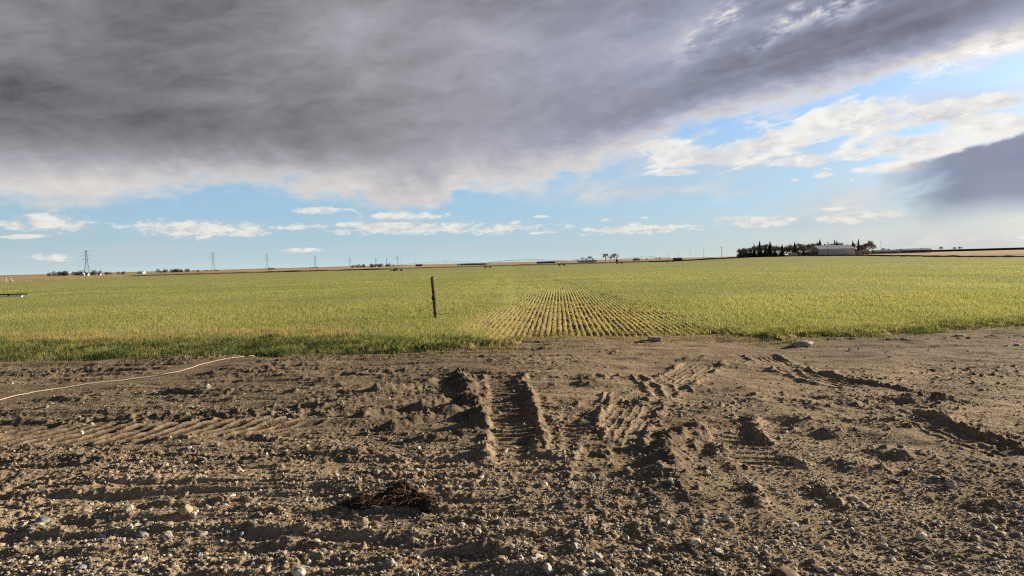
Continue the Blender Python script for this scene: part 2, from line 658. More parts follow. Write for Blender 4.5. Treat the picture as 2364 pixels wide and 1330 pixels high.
RIDGES = [  # pixel polyline, width, height, clod amount
    ([(1052, 868), (1085, 895), (1070, 915), (1095, 940), (1105, 965), (1122, 992)], .13, .15, 1.0),
    ([(1192, 878), (1215, 910), (1228, 950), (1240, 1000), (1243, 1050)], .09, .14, .6),
    ([(860, 908), (940, 896), (1010, 884), (1062, 868)], .10, .11, .3),
    ([(820, 963), (920, 950), (1010, 938), (1080, 915)], .11, .12, .5),
    ([(880, 992), (960, 975), (1050, 960), (1110, 945)], .12, .13, .8),
    ([(690, 872), (790, 862), (900, 866)], .10, .06, .2),
    ([(930, 1012), (1010, 1010), (1120, 998)], .12, .07, 1.0),
    ([(380, 905), (480, 912), (600, 905), (700, 912)], .10, .05, .3),
    ([(-200, 925), (0, 930), (120, 922), (260, 925)], .10, .05, .2),
    ([(100, 868), (300, 860), (480, 864), (640, 852)], .10, .05, .2),
    ([(0, 885), (180, 882), (330, 890)], .12, .05, .2),
    ([(1395, 905), (1388, 940), (1394, 975)], .035, .035, .1), ([(1412, 905), (1405, 940), (1410, 975)], .035, .035, .1),
    ([(1440, 925), (1432, 945), (1440, 965)], .035, .03, .1),
    ([(1455, 868), (1490, 895), (1515, 930)], .04, .035, .1), ([(1482, 866), (1520, 895), (1545, 925)], .04, .035, .1),
    ([(1510, 866), (1545, 890), (1572, 915)], .04, .03, .1), ([(1535, 866), (1572, 888), (1600, 908)], .03, .04, .1),
    ([(1840, 850), (1880, 880), (1935, 890)], .04, .05, .1), ([(1862, 850), (1895, 872), (1945, 882)], .03, .04, .1),
    ([(1500, 925), (1450, 965), (1440, 1000), (1470, 1045)], .2, .10, .6),
    ([(1640, 985), (1560, 1010), (1530, 1060), (1545, 1115)], .18, .14, .7),
    ([(1735, 965), (1755, 995), (1768, 1022)], .08, .10, .4), ([(1605, 975), (1615, 1000)], .08, .07, .2),
    ([(2090, 945), (2180, 975), (2290, 1020), (2400, 1065)], .18, .03, .3),
    ([(2250, 1045), (2300, 1018), (2364, 1010)], .16, .06, .5),
    ([(1560, 830), (1640, 822), (1700, 818)], .10, .05, .1), ([(2140, 855), (2250, 850), (2400, 838)], .10, .05, .1),
    ([(1800, 790), (1950, 783), (2100, 786), (2400, 776)], .14, .06, .1), ([(1820, 806), (2000, 800), (2400, 796)], .12, .04, .1),
    ([(1700, 925), (1800, 920), (1900, 935), (2000, 930)], .18, .05, .4), ([(2090, 935), (2140, 922), (2200, 930)], .12, .08, .5),
    ([(600, 1192), (800, 1188), (1000, 1190), (1200, 1205)], .06, .045, .4), ([(560, 1222), (760, 1226), (1000, 1236), (1230, 1246)], .06, .05, .4),
    ([(620, 1245), (850, 1252), (1080, 1262), (1260, 1280)], .06, .05, .4), ([(700, 1278), (900, 1282), (1120, 1298), (1320, 1310)], .06, .05, .4),
    ([(240, 1172), (420, 1160), (600, 1155)], .07, .05, .4), ([(180, 1205), (330, 1212), (520, 1208), (640, 1210)], .06, .05, .4),
    ([(420, 1295), (560, 1288), (700, 1292)], .06, .05, .4), ([(1200, 1300), (1340, 1318), (1450, 1330)], .06, .05, .4),
    ([(-100, 1320), (60, 1312), (240, 1302)], .07, .05, .4), ([(-100, 1215), (30, 1222), (160, 1228)], .07, .05, .4),
    ([(330, 1052), (430, 1060), (560, 1064)], .12, .05, .9), ([(-50, 1062), (120, 1060), (260, 1068)], .10, .04, .8),
    ([(-300, 990), (0, 978), (150, 976), (300, 966), (480, 958), (640, 954), (780, 956)], .10, .07, .5),
    ([(560, 1065), (700, 1055), (860, 1048)], .12, .07, 1.0),
]
MOUNDS = [  # pixel, radius, height
    (1388, 872, .26, .20), (1345, 885, .14, .10), (1600, 852, .18, .13), (1920, 864, .26, .17), (1560, 940, .35, .07), (1650, 940, .35, .07),
    (1490, 990, .26, .12), (1700, 968, .2, .07), (1845, 968, .17, .12), (1915, 998, .11, .08), (2155, 930, .3, .09), (2060, 1046, .2, .13),
    (2095, 1056, .14, .10), (2300, 1035, .25, .10), (2265, 1165, .14, .08), (1965, 1078, .12, .06), (1398, 1040, .14, .07), (1300, 1010, .3, .04),
    (1350, 1215, .2, .05), (910, 1150, .4, .05), (1000, 1100, .5, .04), (230, 1110, .5, .04), (2300, 860, .5, .06), (1420, 815, .12, .09),
    (1390, 812, .1, .06), (1645, 840, .35, .06), (2030, 880, .4, .05), (880, 850, .3, .05), (420, 1100, .4, .04)]
PITS = [(1822, 976, .13, .08), (1898, 1004, .11, .08), (2035, 1056, .18, .09), (2250, 1172, .11, .06), (1470, 1060, .2, .05), (1330, 890, .3, .05)]
TRACKS = [  # pixel centre line, half width, depth, bar spacing, bar slant, bar height
    ([(-500, 1035), (-200, 1018), (0, 1010), (150, 1006), (300, 1000), (480, 990), (640, 984), (760, 985), (860, 990)], .50, .005, .21, .42, .034),
    ([(1160, 862), (1172, 900), (1182, 960), (1192, 1020), (1204, 1095)], .28, .04, .19, .08, .036),
    ([(1640, 825), (1560, 880), (1480, 930), (1420, 1000), (1395, 1090)], .30, .012, .11, 9, .011),
    ([(1740, 815), (1850, 862), (1960, 892), (2100, 912), (2300, 925)], .26, .016, .10, 9, .016),
    ([(2030, 940), (2150, 985), (2260, 1030), (2450, 1100)], .22, .02, .12, 9, .015),
    ([(1430, 1050), (1440, 1100), (1452, 1165)], .42, .015, .125, .1, .02),
    ([(1330, 930), (1340, 1000), (1352, 1080)], .2, .02, .16, .15, .03),
    ([(1620, 960), (1700, 1010), (1790, 1090), (1900, 1230)], .25, .012, .2, .35, .016),
    ([(1296, 910), (1302, 950), (1308, 990)], .17, .02, .16, .1, .03),
    ([(800, 955), (700, 950), (560, 955), (420, 962)], .30, .02, .22, -.5, .025)]


def pts_w(px):
    return [P(*p) for p in px]


RIDGES_W = [(pts_w(a), b, c, d) for a, b, c, d in RIDGES]
TRACKS_W = [(pts_w(a), *b) for a, *b in TRACKS]


def box_sel(x, y, pts, m):
    xs = [p[0] for p in pts]
    ys = [p[1] for p in pts]
    return np.nonzero((x > min(xs) - m) & (x < max(xs) + m) & (y > min(ys) - m) & (y < max(ys) + m))[0]


ROPE_PX = [(-160, 962), (-60, 938), (0, 922), (50, 909), (101, 900), (166, 891), (237, 882), (290, 875), (346, 868), (390, 864), (438, 854), (471, 843), (521, 834), (564, 826)]
ROPE_W = pts_w(ROPE_PX)
for _ in range(3):                                     # round the corners off
    ROPE_W = [ROPE_W[0]] + [(a[0] * (1 - f) + b[0] * f, a[1] * (1 - f) + b[1] * f) for a, b in zip(ROPE_W[:-1], ROPE_W[1:]) for f in (.25, .75)] + [ROPE_W[-1]]


def dirtz(x, y, aux=False):
    x = np.asarray(x, np.float32).ravel()
    y = np.asarray(y, np.float32).ravel()
    wx = x + .03 * perlin(x * 4, y * 4, 11) + .012 * perlin(x * 12, y * 12, 15)
    wy = y + .03 * perlin(x * 4, y * 4, 12) + .012 * perlin(x * 12, y * 12, 16)
    left = sst(2.2, -.6, x - .08 * (y - 9))
    right = 1 - left
    smooth = sst(11, 14, y) * right                     # packed, graded ground towards the field
    hl = .035 * fbm(x * .3, y * .35, 3, 1)
    h = hl + .02 * fbm(x * 1.1, y * 1.3, 3, 5)
    h += left * .042 * fbm(x * .35 + .25 * y, y * 2.6, 4, 21) * sst(4.0, 9, y)
    h += left * .040 * fbm(x * .4 - .04 * y, y * 5.5, 3, 25) * sst(8.5, 6.0, y)
    h += right * .02 * fbm((x - .5 * y) * 1.0, (y + .5 * x) * 1.8, 4, 31) * (1 - .5 * smooth)
    h += smooth * .022 * fbm(x * .3, y * 2.2 + x * .25, 3, 35)
    rough = np.clip(.28 + .8 * fbm(x * .55, y * .6, 3, 41) + .45 * left, .07, 1.2) * (1 - .75 * smooth)
    h += rough * .016 * fbm(x * 6, y * 6, 3, 45) + rough * .007 * fbm(x * 22, y * 22, 2, 49)
    clod = np.clip(rough * .8, 0, 1)
    h += .55 * lumps(wx, wy, .05, 101, (.08 + .5 * clod ** 2) * (1 - .8 * right))
    h += .45 * lumps(wx, wy, .024, 121, (.12 + .5 * clod) * (1 - .3 * right)) * sst(12, 8, y)
    h += .38 * lumps(wx, wy, .12, 111, .01 + .16 * clod ** 2 * left)
    cl2 = np.zeros_like(h)
    dark_soil = np.zeros_like(h)
    add = np.zeros_like(h)
    for pts, wd, hh, cm in RIDGES_W:
        i = box_sel(wx, wy, pts, wd * 4)
        if not len(i):
            continue
        d, t, s, L = poly_dist(wx[i], wy[i], pts)
        e = np.exp(-(d / wd) ** 2) * sst(0, wd * 1.5, t + .3 * wd) * sst(0, wd * 1.5, L - t + .3 * wd)
        e = e * (1 + .55 * perlin(x[i] * 3.1, y[i] * 3.1, 131) + .35 * perlin(x[i] * 9, y[i] * 9, 132))
        add[i] = np.maximum(add[i], .66 * hh * e)
        cl2[i] = np.maximum(cl2[i], cm * np.exp(-(d / (wd * 1.8)) ** 2))
        dark_soil[i] = np.maximum(dark_soil[i], .6 * sst(.3, .8, cm) * np.exp(-(d / (wd * 2.2)) ** 2))  # soil colour darker around the cloddy ridges
    h += add
    for px, py, r, hh in MOUNDS:
        c = P(px, py)
        r *= 1.15
        i = box_sel(wx, wy, [c], r * 3)
        q = ((wx[i] - c[0]) ** 2 + (1.3 * (wy[i] - c[1])) ** 2) / r ** 2
        e = np.exp(-q * (1 + .8 * perlin(x[i] * 3, y[i] * 3, 141)))
        h[i] += .28 * hh * e * (1 + .4 * perlin(x[i] * 7, y[i] * 7, 142))
        cl2[i] = np.maximum(cl2[i], .6 * np.exp(-q * .6))
    for px, py, r, hh in PITS:
        c = P(px, py)
        i = box_sel(wx, wy, [c], r * 3)
        q = ((wx[i] - c[0]) ** 2 + (wy[i] - c[1]) ** 2) / r ** 2
        h[i] -= .35 * hh * np.exp(-q)
    for pts, hw, dep, sp, sl, bh in TRACKS_W:
        i = box_sel(x, y, pts, hw * 2.2)
        d, t, s, L = poly_dist(wx[i], wy[i], pts)
        inn = sst(hw * 1.12, hw * .86, d + .05 * perlin(x[i] * 6, y[i] * 6, 155)) * sst(0, 1.0, t) * sst(0, 1.6, L - t) * (1 - .8 * sst(-.05, .3, perlin(x[i] * .9, y[i] * .9, 156)) * (1.0 if bh < .034 else .35 if bh > .0345 else 0))
        ph = ((t - s * sl) / sp) + .10 * perlin(x[i] * 2, y[i] * 2, 151)
        ph = np.abs((ph - np.floor(ph)) - .5) * 2
        if sl == 9:                                     # ribbed tyre: grooves run along the track
            ph = np.abs((s / sp) - np.floor(s / sp) - .5) * 2
        bar = sst(.62, .86, ph) * (.85 + .4 * perlin(x[i] * 5, y[i] * 5, 152))
        flat = inn * .8
        h[i] = h[i] * (1 - flat) + flat * (.2 * h[i] + .8 * hl[i]) - dep * inn + bh * inn * np.clip(bar, 0, 1.3)
        lip = np.exp(-((d - hw * 1.15) / .07) ** 2) * sst(0, .6, t) * sst(0, .6, L - t) * np.clip(.5 + 1.4 * perlin(x[i] * 2, y[i] * 2, 154), 0, 1.3)
        h[i] += .028 * lip * (1 + .8 * perlin(x[i] * 5, y[i] * 5, 153))
        dark_soil[i] = np.maximum(dark_soil[i] * (1 - inn), inn * np.clip(1.1 - 1.3 * bar, 0, 1) * (1.0 if dep < .01 else .3 if bh > .0355 else 0))  # floor colour darker between the lug bars
        cl2[i] = np.maximum(cl2[i] * (1 - .85 * inn), .8 * lip)
    k = np.nonzero(cl2 > .05)[0]
    h[k] += .85 * lumps(wx[k], wy[k], .08, 161, .65 * cl2[k]) + .6 * lumps(wx[k], wy[k], .04, 171, .7 * cl2[k])
    h[k] += cl2[k] * .014 * fbm(x[k] * 9, y[k] * 9, 3, 181)
    d = poly_dist(x, y + .25, ROPE_W)[0]
    h = hl + (h - hl) * (.25 + .75 * sst(.3, .75, d))
    # dip away under the crop
    inside = sst(-.1, .9, y - edge(x))
    if aux:
        return h * (1 - inside) - .14 * inside, dark_soil
    return h * (1 - inside) - .14 * inside


def lot_grid(nr, nc):
    ys = [2.3]
    k = .0062 * (1500.0 / nc)
    while ys[-1] < 21.0:
        ys.append(ys[-1] + k * (ys[-1] / 4) ** 1.5)
    ys = np.array(ys, np.float32)
    s = np.linspace(-1, 1, nc).astype(np.float32)
    Xg = s[None, :] * (.80 * ys[:, None] + 1.7)
    Yg = np.repeat(ys[:, None], nc, 1)
    return Xg, Yg


LQ = QUALITY
Xg, Yg = lot_grid(0, int(1500 * LQ))
Zg, DARK_SOIL = dirtz(Xg, Yg, True)
Zg = Zg.reshape(Xg.shape)
V = np.stack([Xg, Yg, Zg], -1).reshape(-1, 3)

m, nt, b, co = newmat('dirt')
x, y, z = nt.sep(co)
big = nt.noise(co, .55, 4, .6)
mid_ = nt.noise(co, 3.0, 5, .65)
fine = nt.noise(co, 38.0, 4, .7)
c = nt.mixc(nt.ss(.35, .66, big + (mid_ - .5) * .5), DIRT[0], DIRT[1])
c = nt.mixc(nt.ss(.52, .72, nt.noise(co, 1.1, 5, .7)), c, DIRT[2])
c = nt.mixc(nt.ss(.42, .80, fine) * .55, c, DIRT[3])
c = nt.mixc(nt.ss(.44, .22, fine) * .6, c, DIRT[4])
damp = nt.ss(1.6, -1.6, x - (y - 9.0) * .1 + (big - .5) * 4.0) * nt.ss(7.2, 8.8, y + (mid_ - .5) * 3.0 + (big - .5) * 3.0)
damp = damp * nt.ss(.30, .60, mid_ + (big - .5)) * .55 + .08 * damp
c = nt.mixc(damp, c, (.10, .078, .056))
wa = nt.node('ShaderNodeAttribute', attribute_name='dark_soil')
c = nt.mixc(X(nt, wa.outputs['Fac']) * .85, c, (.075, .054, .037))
grey = nt.ss(11.0, 14.0, y) * nt.ss(3.0, 6.5, x) * .6
c = nt.mixc(grey, c, (.20, .155, .11))
nt.put(b.inputs['Base Color'], c)
b.inputs['Roughness'].default_value = .95
b.inputs['Specular IOR Level'].default_value = .12
bp = nt.node('ShaderNodeBump')
bp.inputs['Strength'].default_value = .9
bp.inputs['Distance'].default_value = .012
nt.put(bp.inputs['Height'], nt.noise(co, 60.0, 5, .7) + nt.noise(co, 21.0, 3, .6) * 1.2)
nt.put(b.inputs['Normal'], bp.outputs[0])
M_DIRT = m
lot = mesh_np('dirt_lot', V, grid_faces(*Xg.shape), M_DIRT, smooth=True, attrs={'dark_soil': DARK_SOIL})
tag(lot, 'brown rutted dirt lot with tyre tracks, clods and gravel in front of the green field', 'dirt lot', kind='structure')
del V

# ------------------------------------------------------------------ gravel lying on the lot (nobody could count it)
ico = bmesh.new()
bmesh.ops.create_icosphere(ico, subdivisions=1, radius=1)
ICO1V = np.array([v.co[:] for v in ico.verts], np.float32)
ICO1F = np.array([[v.index for v in f.verts] for f in ico.faces], np.int32)
ico.free()
ico = bmesh.new()
bmesh.ops.create_icosphere(ico, subdivisions=2, radius=1)
ICO2V = np.array([v.co[:] for v in ico.verts], np.float32)
ICO2F = np.array([[v.index for v in f.verts] for f in ico.faces], np.int32)
ico.free()
rg = np.random.default_rng(5)


def sample_lot(n, y0, y1):
    yy = y0 / (1 - rg.random(n) * (1 - y0 / y1))         # denser close by
    xx = (rg.random(n) * 2 - 1) * (.78 * yy + 1.5)
    return xx.astype(np.float32), yy.astype(np.float32)


PEB = np.array([[.30, .24, .17], [.34, .30, .24], [.22, .17, .12], [.42, .37, .29], [.26, .25, .24], [.50, .46, .38], [.30, .18, .11], [.18, .16, .15], [.36, .28, .18], [.52, .48, .40], [.46, .40, .30], [.60, .56, .48]], np.float32)


def gravel(n, rmin, rmax, y0, y1, dens, tv, tf):
    xx, yy = sample_lot(n, y0, y1)
    keep = (rg.random(n) < dens(xx, yy)) & (yy < edge(xx) - .15)
    xx, yy = xx[keep], yy[keep]
    n = len(xx)
    r = rmin * (rmax / rmin) ** (rg.random(n) ** 2.2)
    zz = dirtz(xx, yy)
    pv = tv[None] * (1 + .5 * (rg.random((n, len(tv), 1)) - .5))
    sc = np.stack([.8 + .7 * rg.random(n), .7 + .4 * rg.random(n), .4 + .4 * rg.random(n)], -1)[:, None, :]
    pv = pv * sc * r[:, None, None]
    tl = (rg.random(n) - .5) * 1.0
    ct, stt = np.cos(tl)[:, None], np.sin(tl)[:, None]
    X0, Z0 = pv[..., 0] * ct - pv[..., 2] * stt, pv[..., 0] * stt + pv[..., 2] * ct
    an = rg.random(n) * 6.283
    ca, sa = np.cos(an)[:, None], np.sin(an)[:, None]
    Y0 = pv[..., 1]
    px = X0 * ca - Y0 * sa + xx[:, None]
    py = X0 * sa + Y0 * ca + yy[:, None]
    pz = Z0 + (zz + r * .22)[:, None]
    V = np.stack([px, py, pz], -1).reshape(-1, 3)
    F = (tf[None] + (np.arange(n) * len(tv))[:, None, None]).reshape(-1, 3)
    cc = PEB[rg.integers(0, len(PEB), n)] * (.75 + .5 * rg.random((n, 1)))
    return V, F, np.repeat(cc, len(tv), 0)


def dens_a(x, y):
    d = .22 + .9 * sst(-.1, .5, fbm(x * .5, y * .55, 3, 201)) * sst(13.5, 8.5, y) + .5 * sst(7.0, 4.6, y)
    d = d + .55 * sst(6.6, 7.4, y) * sst(8.6, 7.6, y) * sst(-1, -2.2, x)
    d = d + .35 * sst(-.05, .3, perlin(x * 1.7, y * 1.9, 204))
    return np.clip(d * (.35 + .65 * sst(15.5, 12, y)), 0, 1)


G = [gravel(int(150000 * QUALITY), .0045, .016, 3.0, 16, dens_a, ICO1V, ICO1F), gravel(int(11000 * QUALITY), .012, .034, 3.0, 14, lambda x, y: .6 * dens_a(x, y), ICO2V, ICO2F)]
V = np.concatenate([g[0] for g in G])
F = np.concatenate([G[0][1], G[1][1] + len(G[0][0])])
Cc = np.concatenate([g[2] for g in G])
m, nt, b, co = newmat('pebbles')
at_ = nt.node('ShaderNodeAttribute', attribute_name='tone')
f = nt.noise(co, 160.0, 3, .6)
nt.put(b.inputs['Base Color'], nt.mixc(nt.ss(.3, .7, f) * .5, at_.outputs['Color'], (.16, .12, .08)))
b.inputs['Roughness'].default_value = .75
o = mesh_np('gravel', V, F, m, smooth=False, attrs={'tone': Cc})
tag(o, 'loose gravel and small pebbles scattered over the brown dirt lot', 'gravel', kind='stuff')
# ------------------------------------------------------------------ wide ground: stubble plain to the horizon
ys = np.concatenate([np.linspace(-60, 2, 8), np.linspace(4, 24, 11), np.geomspace(26, 16000, 220)])
sx = np.concatenate([-np.geomspace(1, .02, 45), [0], np.geomspace(.02, 1, 45)])
Xg = sx[None, :] * (90 + 1.6 * np.maximum(ys, 0))[:, None]
Yg = np.repeat(ys[:, None], len(sx), 1)
Zg = groundz(Xg, Yg) - .16 - .25 * sst(40, 120, Yg) * sst(860, 600, Yg)
Zg = Zg + 2.0 * fbm(Xg / 900, Yg / 900, 2, 301) * sst(1500, 4000, Yg)
m, nt, b, co = newmat('stubble')
x, y, z = nt.sep(co)
f1 = nt.noise(nt.xyz(x * .0009, y * .006), 1.0, 4, .5)
f2 = nt.noise(nt.xyz(x * .02, y * .08), 1.0, 4, .6)
c = nt.mixc(nt.ss(.40, .56, f1 + (f2 - .5) * .2), (.50, .36, .19), (.40, .30, .16))
c = nt.mixc(nt.ss(.56, .66, f1), c, (.12, .09, .055))
c = nt.mixc(nt.ss(40.0, 22.0, y), c, (.21, .15, .095))
nt.put(b.inputs['Base Color'], c)
b.inputs['Roughness'].default_value = .95
b.inputs['Specular IOR Level'].default_value = .1
ground = mesh_np('ground', np.stack([Xg, Yg, Zg], -1).reshape(-1, 3), grid_faces(*Xg.shape), m, smooth=True)
tag(ground, 'flat tan stubble plain stretching to the horizon beyond the green field', 'ground', kind='structure')

# ------------------------------------------------------------------ the crop field: soil sheet with drill furrows
FEDGE = [(-400, 300), (0, 355), (150, 474), (300, 610), (600, 640), (900, 640), (1200, 720), (1500, 780), (1740, 720), (1900, 600), (2150, 460), (2364, 350), (2800, 300)]
FA = np.array([ray(p, hor(p)).x / ray(p, hor(p)).y for p, d in FEDGE])
FD = np.array([d for p, d in FEDGE])


def faredge(x, y):
    return np.interp(x / np.maximum(y, 1), FA, FD)


vv = np.concatenate([np.arange(13.0, 24, .085), np.geomspace(24, 60, 110), np.geomspace(61, 900, 120)])
fu = np.arange(-5.4, 6.2, .025)
so = np.linspace(0, 1, 90)[1:] ** 1.7
Xg = np.empty((len(vv), len(fu) + 2 * len(so)))
U = np.empty_like(Xg)
for k, v in enumerate(vv):
    wd = 9 + .98 * v
    U[k] = np.concatenate([(-5.4 - so * (wd - 5.4))[::-1], fu, 6.2 + so * (wd - 6.2)])
Vv = np.repeat(vv[:, None], U.shape[1], 1)
Xg = U * DU[0] + Vv * DV[0]
Yg = U * DU[1] + Vv * DV[1]
ROW = .155


def bank(x, y):
    """height of the crop's edge above the lot: a low sod bank at the left and right, none at the gateway"""
    e = edge(x)
    gate = sst(-.6, .3, x) * sst(5.6, 4.4, x)
    lf = sst(-1.0, -5.0, x)
    hh = .045 * (1 - gate) + .10 * lf + .015
    return hh * sst(e - .1, e + .55 + 1.6 * lf, y) - .16 * sst(e + .25, e - .35, y)


def soilz(x, y):
    u = x * DU[0] + y * DU[1]
    v = x * DV[0] + y * DV[1]
    s = strip(u, v)
    near = sst(90, 30, v)
    fur = np.cos(2 * math.pi * u / ROW) * (.004 + .020 * s) * near * (.75 + .5 * perlin(u * 3, v * .6, 310))
    return groundz(x, y) + bank(x, y) + fur + .02 * fbm(u * 1.2, v * .6, 3, 311) * near + .06 * fbm(u * .1, v * .05, 2, 315) * sst(18, 40, v)


Zg = soilz(Xg, Yg)
fe = faredge(Xg, Yg)
out = sst(fe * 1.0, fe * 1.012, Yg)
Zg = Zg - .9 * out
canopy = (1 - strip(U, Vv)) * sst(17.5, 24, Vv) * .8 + .7 * sst(22, 50, Vv)
canopy = np.clip(canopy, 0, 1)
m, nt, b, co = newmat('field_soil')
x, y, z = nt.sep(co)
ca = nt.node('ShaderNodeAttribute', attribute_name='canopy')
n1 = nt.noise(nt.xyz(x * .02, y * .02), 1.0, 5, .6)
n2 = nt.noise(co, 9.0, 5, .65)
n3 = nt.noise(nt.xyz(x * .3, y * .05), 1.0, 4, .6)
g = nt.mixc(nt.ss(.35, .65, n1 + (n3 - .5) * .6), CANOPY[0], CANOPY[1])
soil = nt.mixc(nt.ss(.3, .7, n2), (.21, .15, .085), (.36, .265, .14))
soil = nt.mixc(nt.ss(.50, .68, nt.noise(co, 26.0, 4, .7)), soil, (.40, .30, .12))
nt.put(b.inputs['Base Color'], nt.mixc(X(nt, ca.outputs['Fac']), soil, g))
b.inputs['Roughness'].default_value = 1.0
b.inputs['Specular IOR Level'].default_value = .05
bp = nt.node('ShaderNodeBump')
bp.inputs['Strength'].default_value = .7
bp.inputs['Distance'].default_value = .03
nt.put(bp.inputs['Height'], n2)
nt.put(b.inputs['Normal'], bp.outputs[0])
field = mesh_np('crop_field', np.stack([Xg, Yg, Zg], -1).reshape(-1, 3), grid_faces(*Xg.shape), m, smooth=True, attrs={'canopy': canopy.ravel()})
tag(field, 'green field sown in straight drill rows running to the horizon', 'field', kind='structure')

# earth bank and ditch along the far side of the field
k = np.linspace(0, 1, 260)
apx = np.interp(k, np.linspace(0, 1, len(FA)), FA)
dd = np.interp(apx, FA, FD)
prof = [(-2.5, -.6), (-.5, .15), (.8, .75), (2.0, 1.0), (4.5, .9), (9.0, -.4)]
Vb = []
for i in range(len(k)):
    y0 = dd[i]
    gz = float(groundz(apx[i] * y0, y0))
    hh = 1.0 + .5 * float(perlin(np.array([i * .31]), np.array([2.0]), 320)[0])
    for py, pz in prof:
        yy = y0 * 1.008 + py
        Vb.append((apx[i] * yy, yy, gz + pz * hh * y0 / 560))
m = plain('bank_earth', (.13, .095, .055), .95, .3, .2)
bk = mesh_np('field_bank', np.array(Vb), grid_faces(len(k), len(prof)), m)
tag(bk, 'low dark earth bank along the far edge of the green field', 'earth bank', kind='structure')

# ------------------------------------------------------------------ crop leaves (nobody could count them)
def leafmat(name, trans):
    m, nt, b, co = newmat(name)
    a = nt.node('ShaderNodeAttribute', attribute_name='tone')
    b.inputs['Roughness'].default_value = .55
    b.inputs['Specular IOR Level'].default_value = .3
    nt.put(b.inputs['Base Color'], a.outputs['Color'])
    tr = nt.node('ShaderNodeBsdfTranslucent')
    nt.put(tr.inputs['Color'], nt.mixc(1.0, X(nt, a.outputs['Color']), (1.15, 1.08, .75), 'MULTIPLY'))
    mx = nt.node('ShaderNodeMixShader')
    mx.inputs[0].default_value = trans
    nt.t.links.new(b.outputs[0], mx.inputs[1])
    nt.t.links.new(tr.outputs[0], mx.inputs[2])
    out = nt.t.nodes['Material Output']
    nt.t.links.new(mx.outputs[0], out.inputs[0])
    return m


def blades(x, y, z, h, wd, tone, lean=.45, seg=True):
    n = len(x)
    a = rg.random(n) * 6.283
    la = rg.random(n) * 6.283
    lm = lean * (rg.random(n) ** .7) * h
    wx, wy = np.cos(a) * wd * .5, np.sin(a) * wd * .5
    lx, ly = np.cos(la) * lm, np.sin(la) * lm
    tip = np.stack([x + lx, y + ly, z + h], -1)
    if seg:
        b0 = np.stack([x - wx, y - wy, z - .01], -1)
        b1 = np.stack([x + wx, y + wy, z - .01], -1)
        mx_, my_, mz = x + lx * .35, y + ly * .35, z + h * .58
        m0 = np.stack([mx_ - wx * .8, my_ - wy * .8, mz], -1)
        m1 = np.stack([mx_ + wx * .8, my_ + wy * .8, mz], -1)
        V = np.stack([b0, b1, m0, m1, tip], 1).reshape(-1, 3)
        T = np.array([[0, 1, 3], [0, 3, 2], [2, 3, 4]], np.int32)
        q = 5
    else:
        b0 = np.stack([x - wx, y - wy, z - .01], -1)
        b1 = np.stack([x + wx, y + wy, z - .01], -1)
        V = np.stack([b0, b1, tip], 1).reshape(-1, 3)
        T = np.array([[0, 1, 2]], np.int32)
        q = 3
    F = (T[None] + (np.arange(n, dtype=np.int32) * q)[:, None, None]).reshape(-1, 3)
    return V.astype(np.float32), F, np.repeat(tone, q, 0).astype(np.float32)


def merge(parts):
    off = 0
    Vs, Fs, Cs = [], [], []
    for v, f, c in parts:
        Vs.append(v)
        Fs.append(f + off)
        Cs.append(c)
        off += len(v)
    return np.concatenate(Vs), np.concatenate(Fs), np.concatenate(Cs)


def field_pts(n, v0, v1, marg=4.0):
    v = v0 * (v1 / v0) ** rg.random(n)
    u = (rg.random(n) * 2 - 1) * (.80 * v + marg)
    return u, v


GRN = np.array(LEAF, np.float32)


def crop(n, v0, v1, per, hmul=1.0):
    u, v = field_pts(n, v0, v1)
    ku = np.round(u / ROW) * ROW + rg.normal(0, .014, n)
    u = np.where(v < 75, ku, u)
    x = u * DU[0] + v * DV[0]
    y = u * DU[1] + v * DV[1]
    s = strip(u, v)
    pat = fbm(u * .12, v * .05, 4, 401)
    gate = sst(-1.2, .6, x) * sst(6.2, 4.2, x)
    ok = (y > edge(x) + .1 - .5 * gate + (.7 + 2.8 * gate) * rg.random(n) ** 2) & (y < faredge(x, y) - 3) & (rg.random(n) > s * np.clip(.25 + .9 * perlin(u * 2.2, v * .8, 403), 0, .8)) & (rg.random(n) > .5 * sst(.45, .8, pat) * sst(70, 30, v))
    u, v, x, y, s, pat = [q[ok] for q in (u, v, x, y, s, pat)]
    z = soilz(x, y)
    bigr = np.maximum(1, v / 21.0)
    out = []
    for i in range(per):
        n = len(u)
        j = .022 * np.minimum(bigr, 2.0)
        bx, by = x + rg.normal(0, 1, n) * j, y + rg.normal(0, 1, n) * j * 1.6
        h = (.05 + .058 * rg.random(n)) * (1 - .58 * s) * (1 + .3 * pat) * hmul
        wdt = .0075 * bigr * (.7 + .6 * rg.random(n))
        k = np.clip(.5 + .9 * pat + .55 * rg.normal(0, 1, n), 0, 1)[:, None]
        tone = GRN[0] * (1 - k) + GRN[1] * k
        band = 1 + .30 * fbm(u * .025, v * .11, 3, 405)[:, None] * np.clip(v / 60, .4, 1)[:, None]
        tone = tone * band
        dry = (rg.random(n) < .045 + .62 * s + .10 * sst(.15, .6, pat))[:, None]
        dc = GRN[2] * (.75 + .5 * rg.random((n, 1)))
        tone = np.where(dry, dc, tone * (.8 + .4 * rg.random((n, 1))))
        out.append(blades(bx, by, z, h, wdt, tone, .9, v0 < 30))
    return merge(out)


parts = [crop(int(95000 * QUALITY), 15.0, 34, 5), crop(int(80000 * QUALITY), 34, 110, 4), crop(int(60000 * QUALITY), 110, 640, 3, 1.15)]
V, F, Cc = merge(parts)
o = mesh_np('crop_leaves', V, F, leafmat('leaf', .5), attrs={'tone': Cc})
tag(o, 'short green cereal crop covering the field in thin rows', 'crop', kind='stuff')
del V, F, Cc, parts

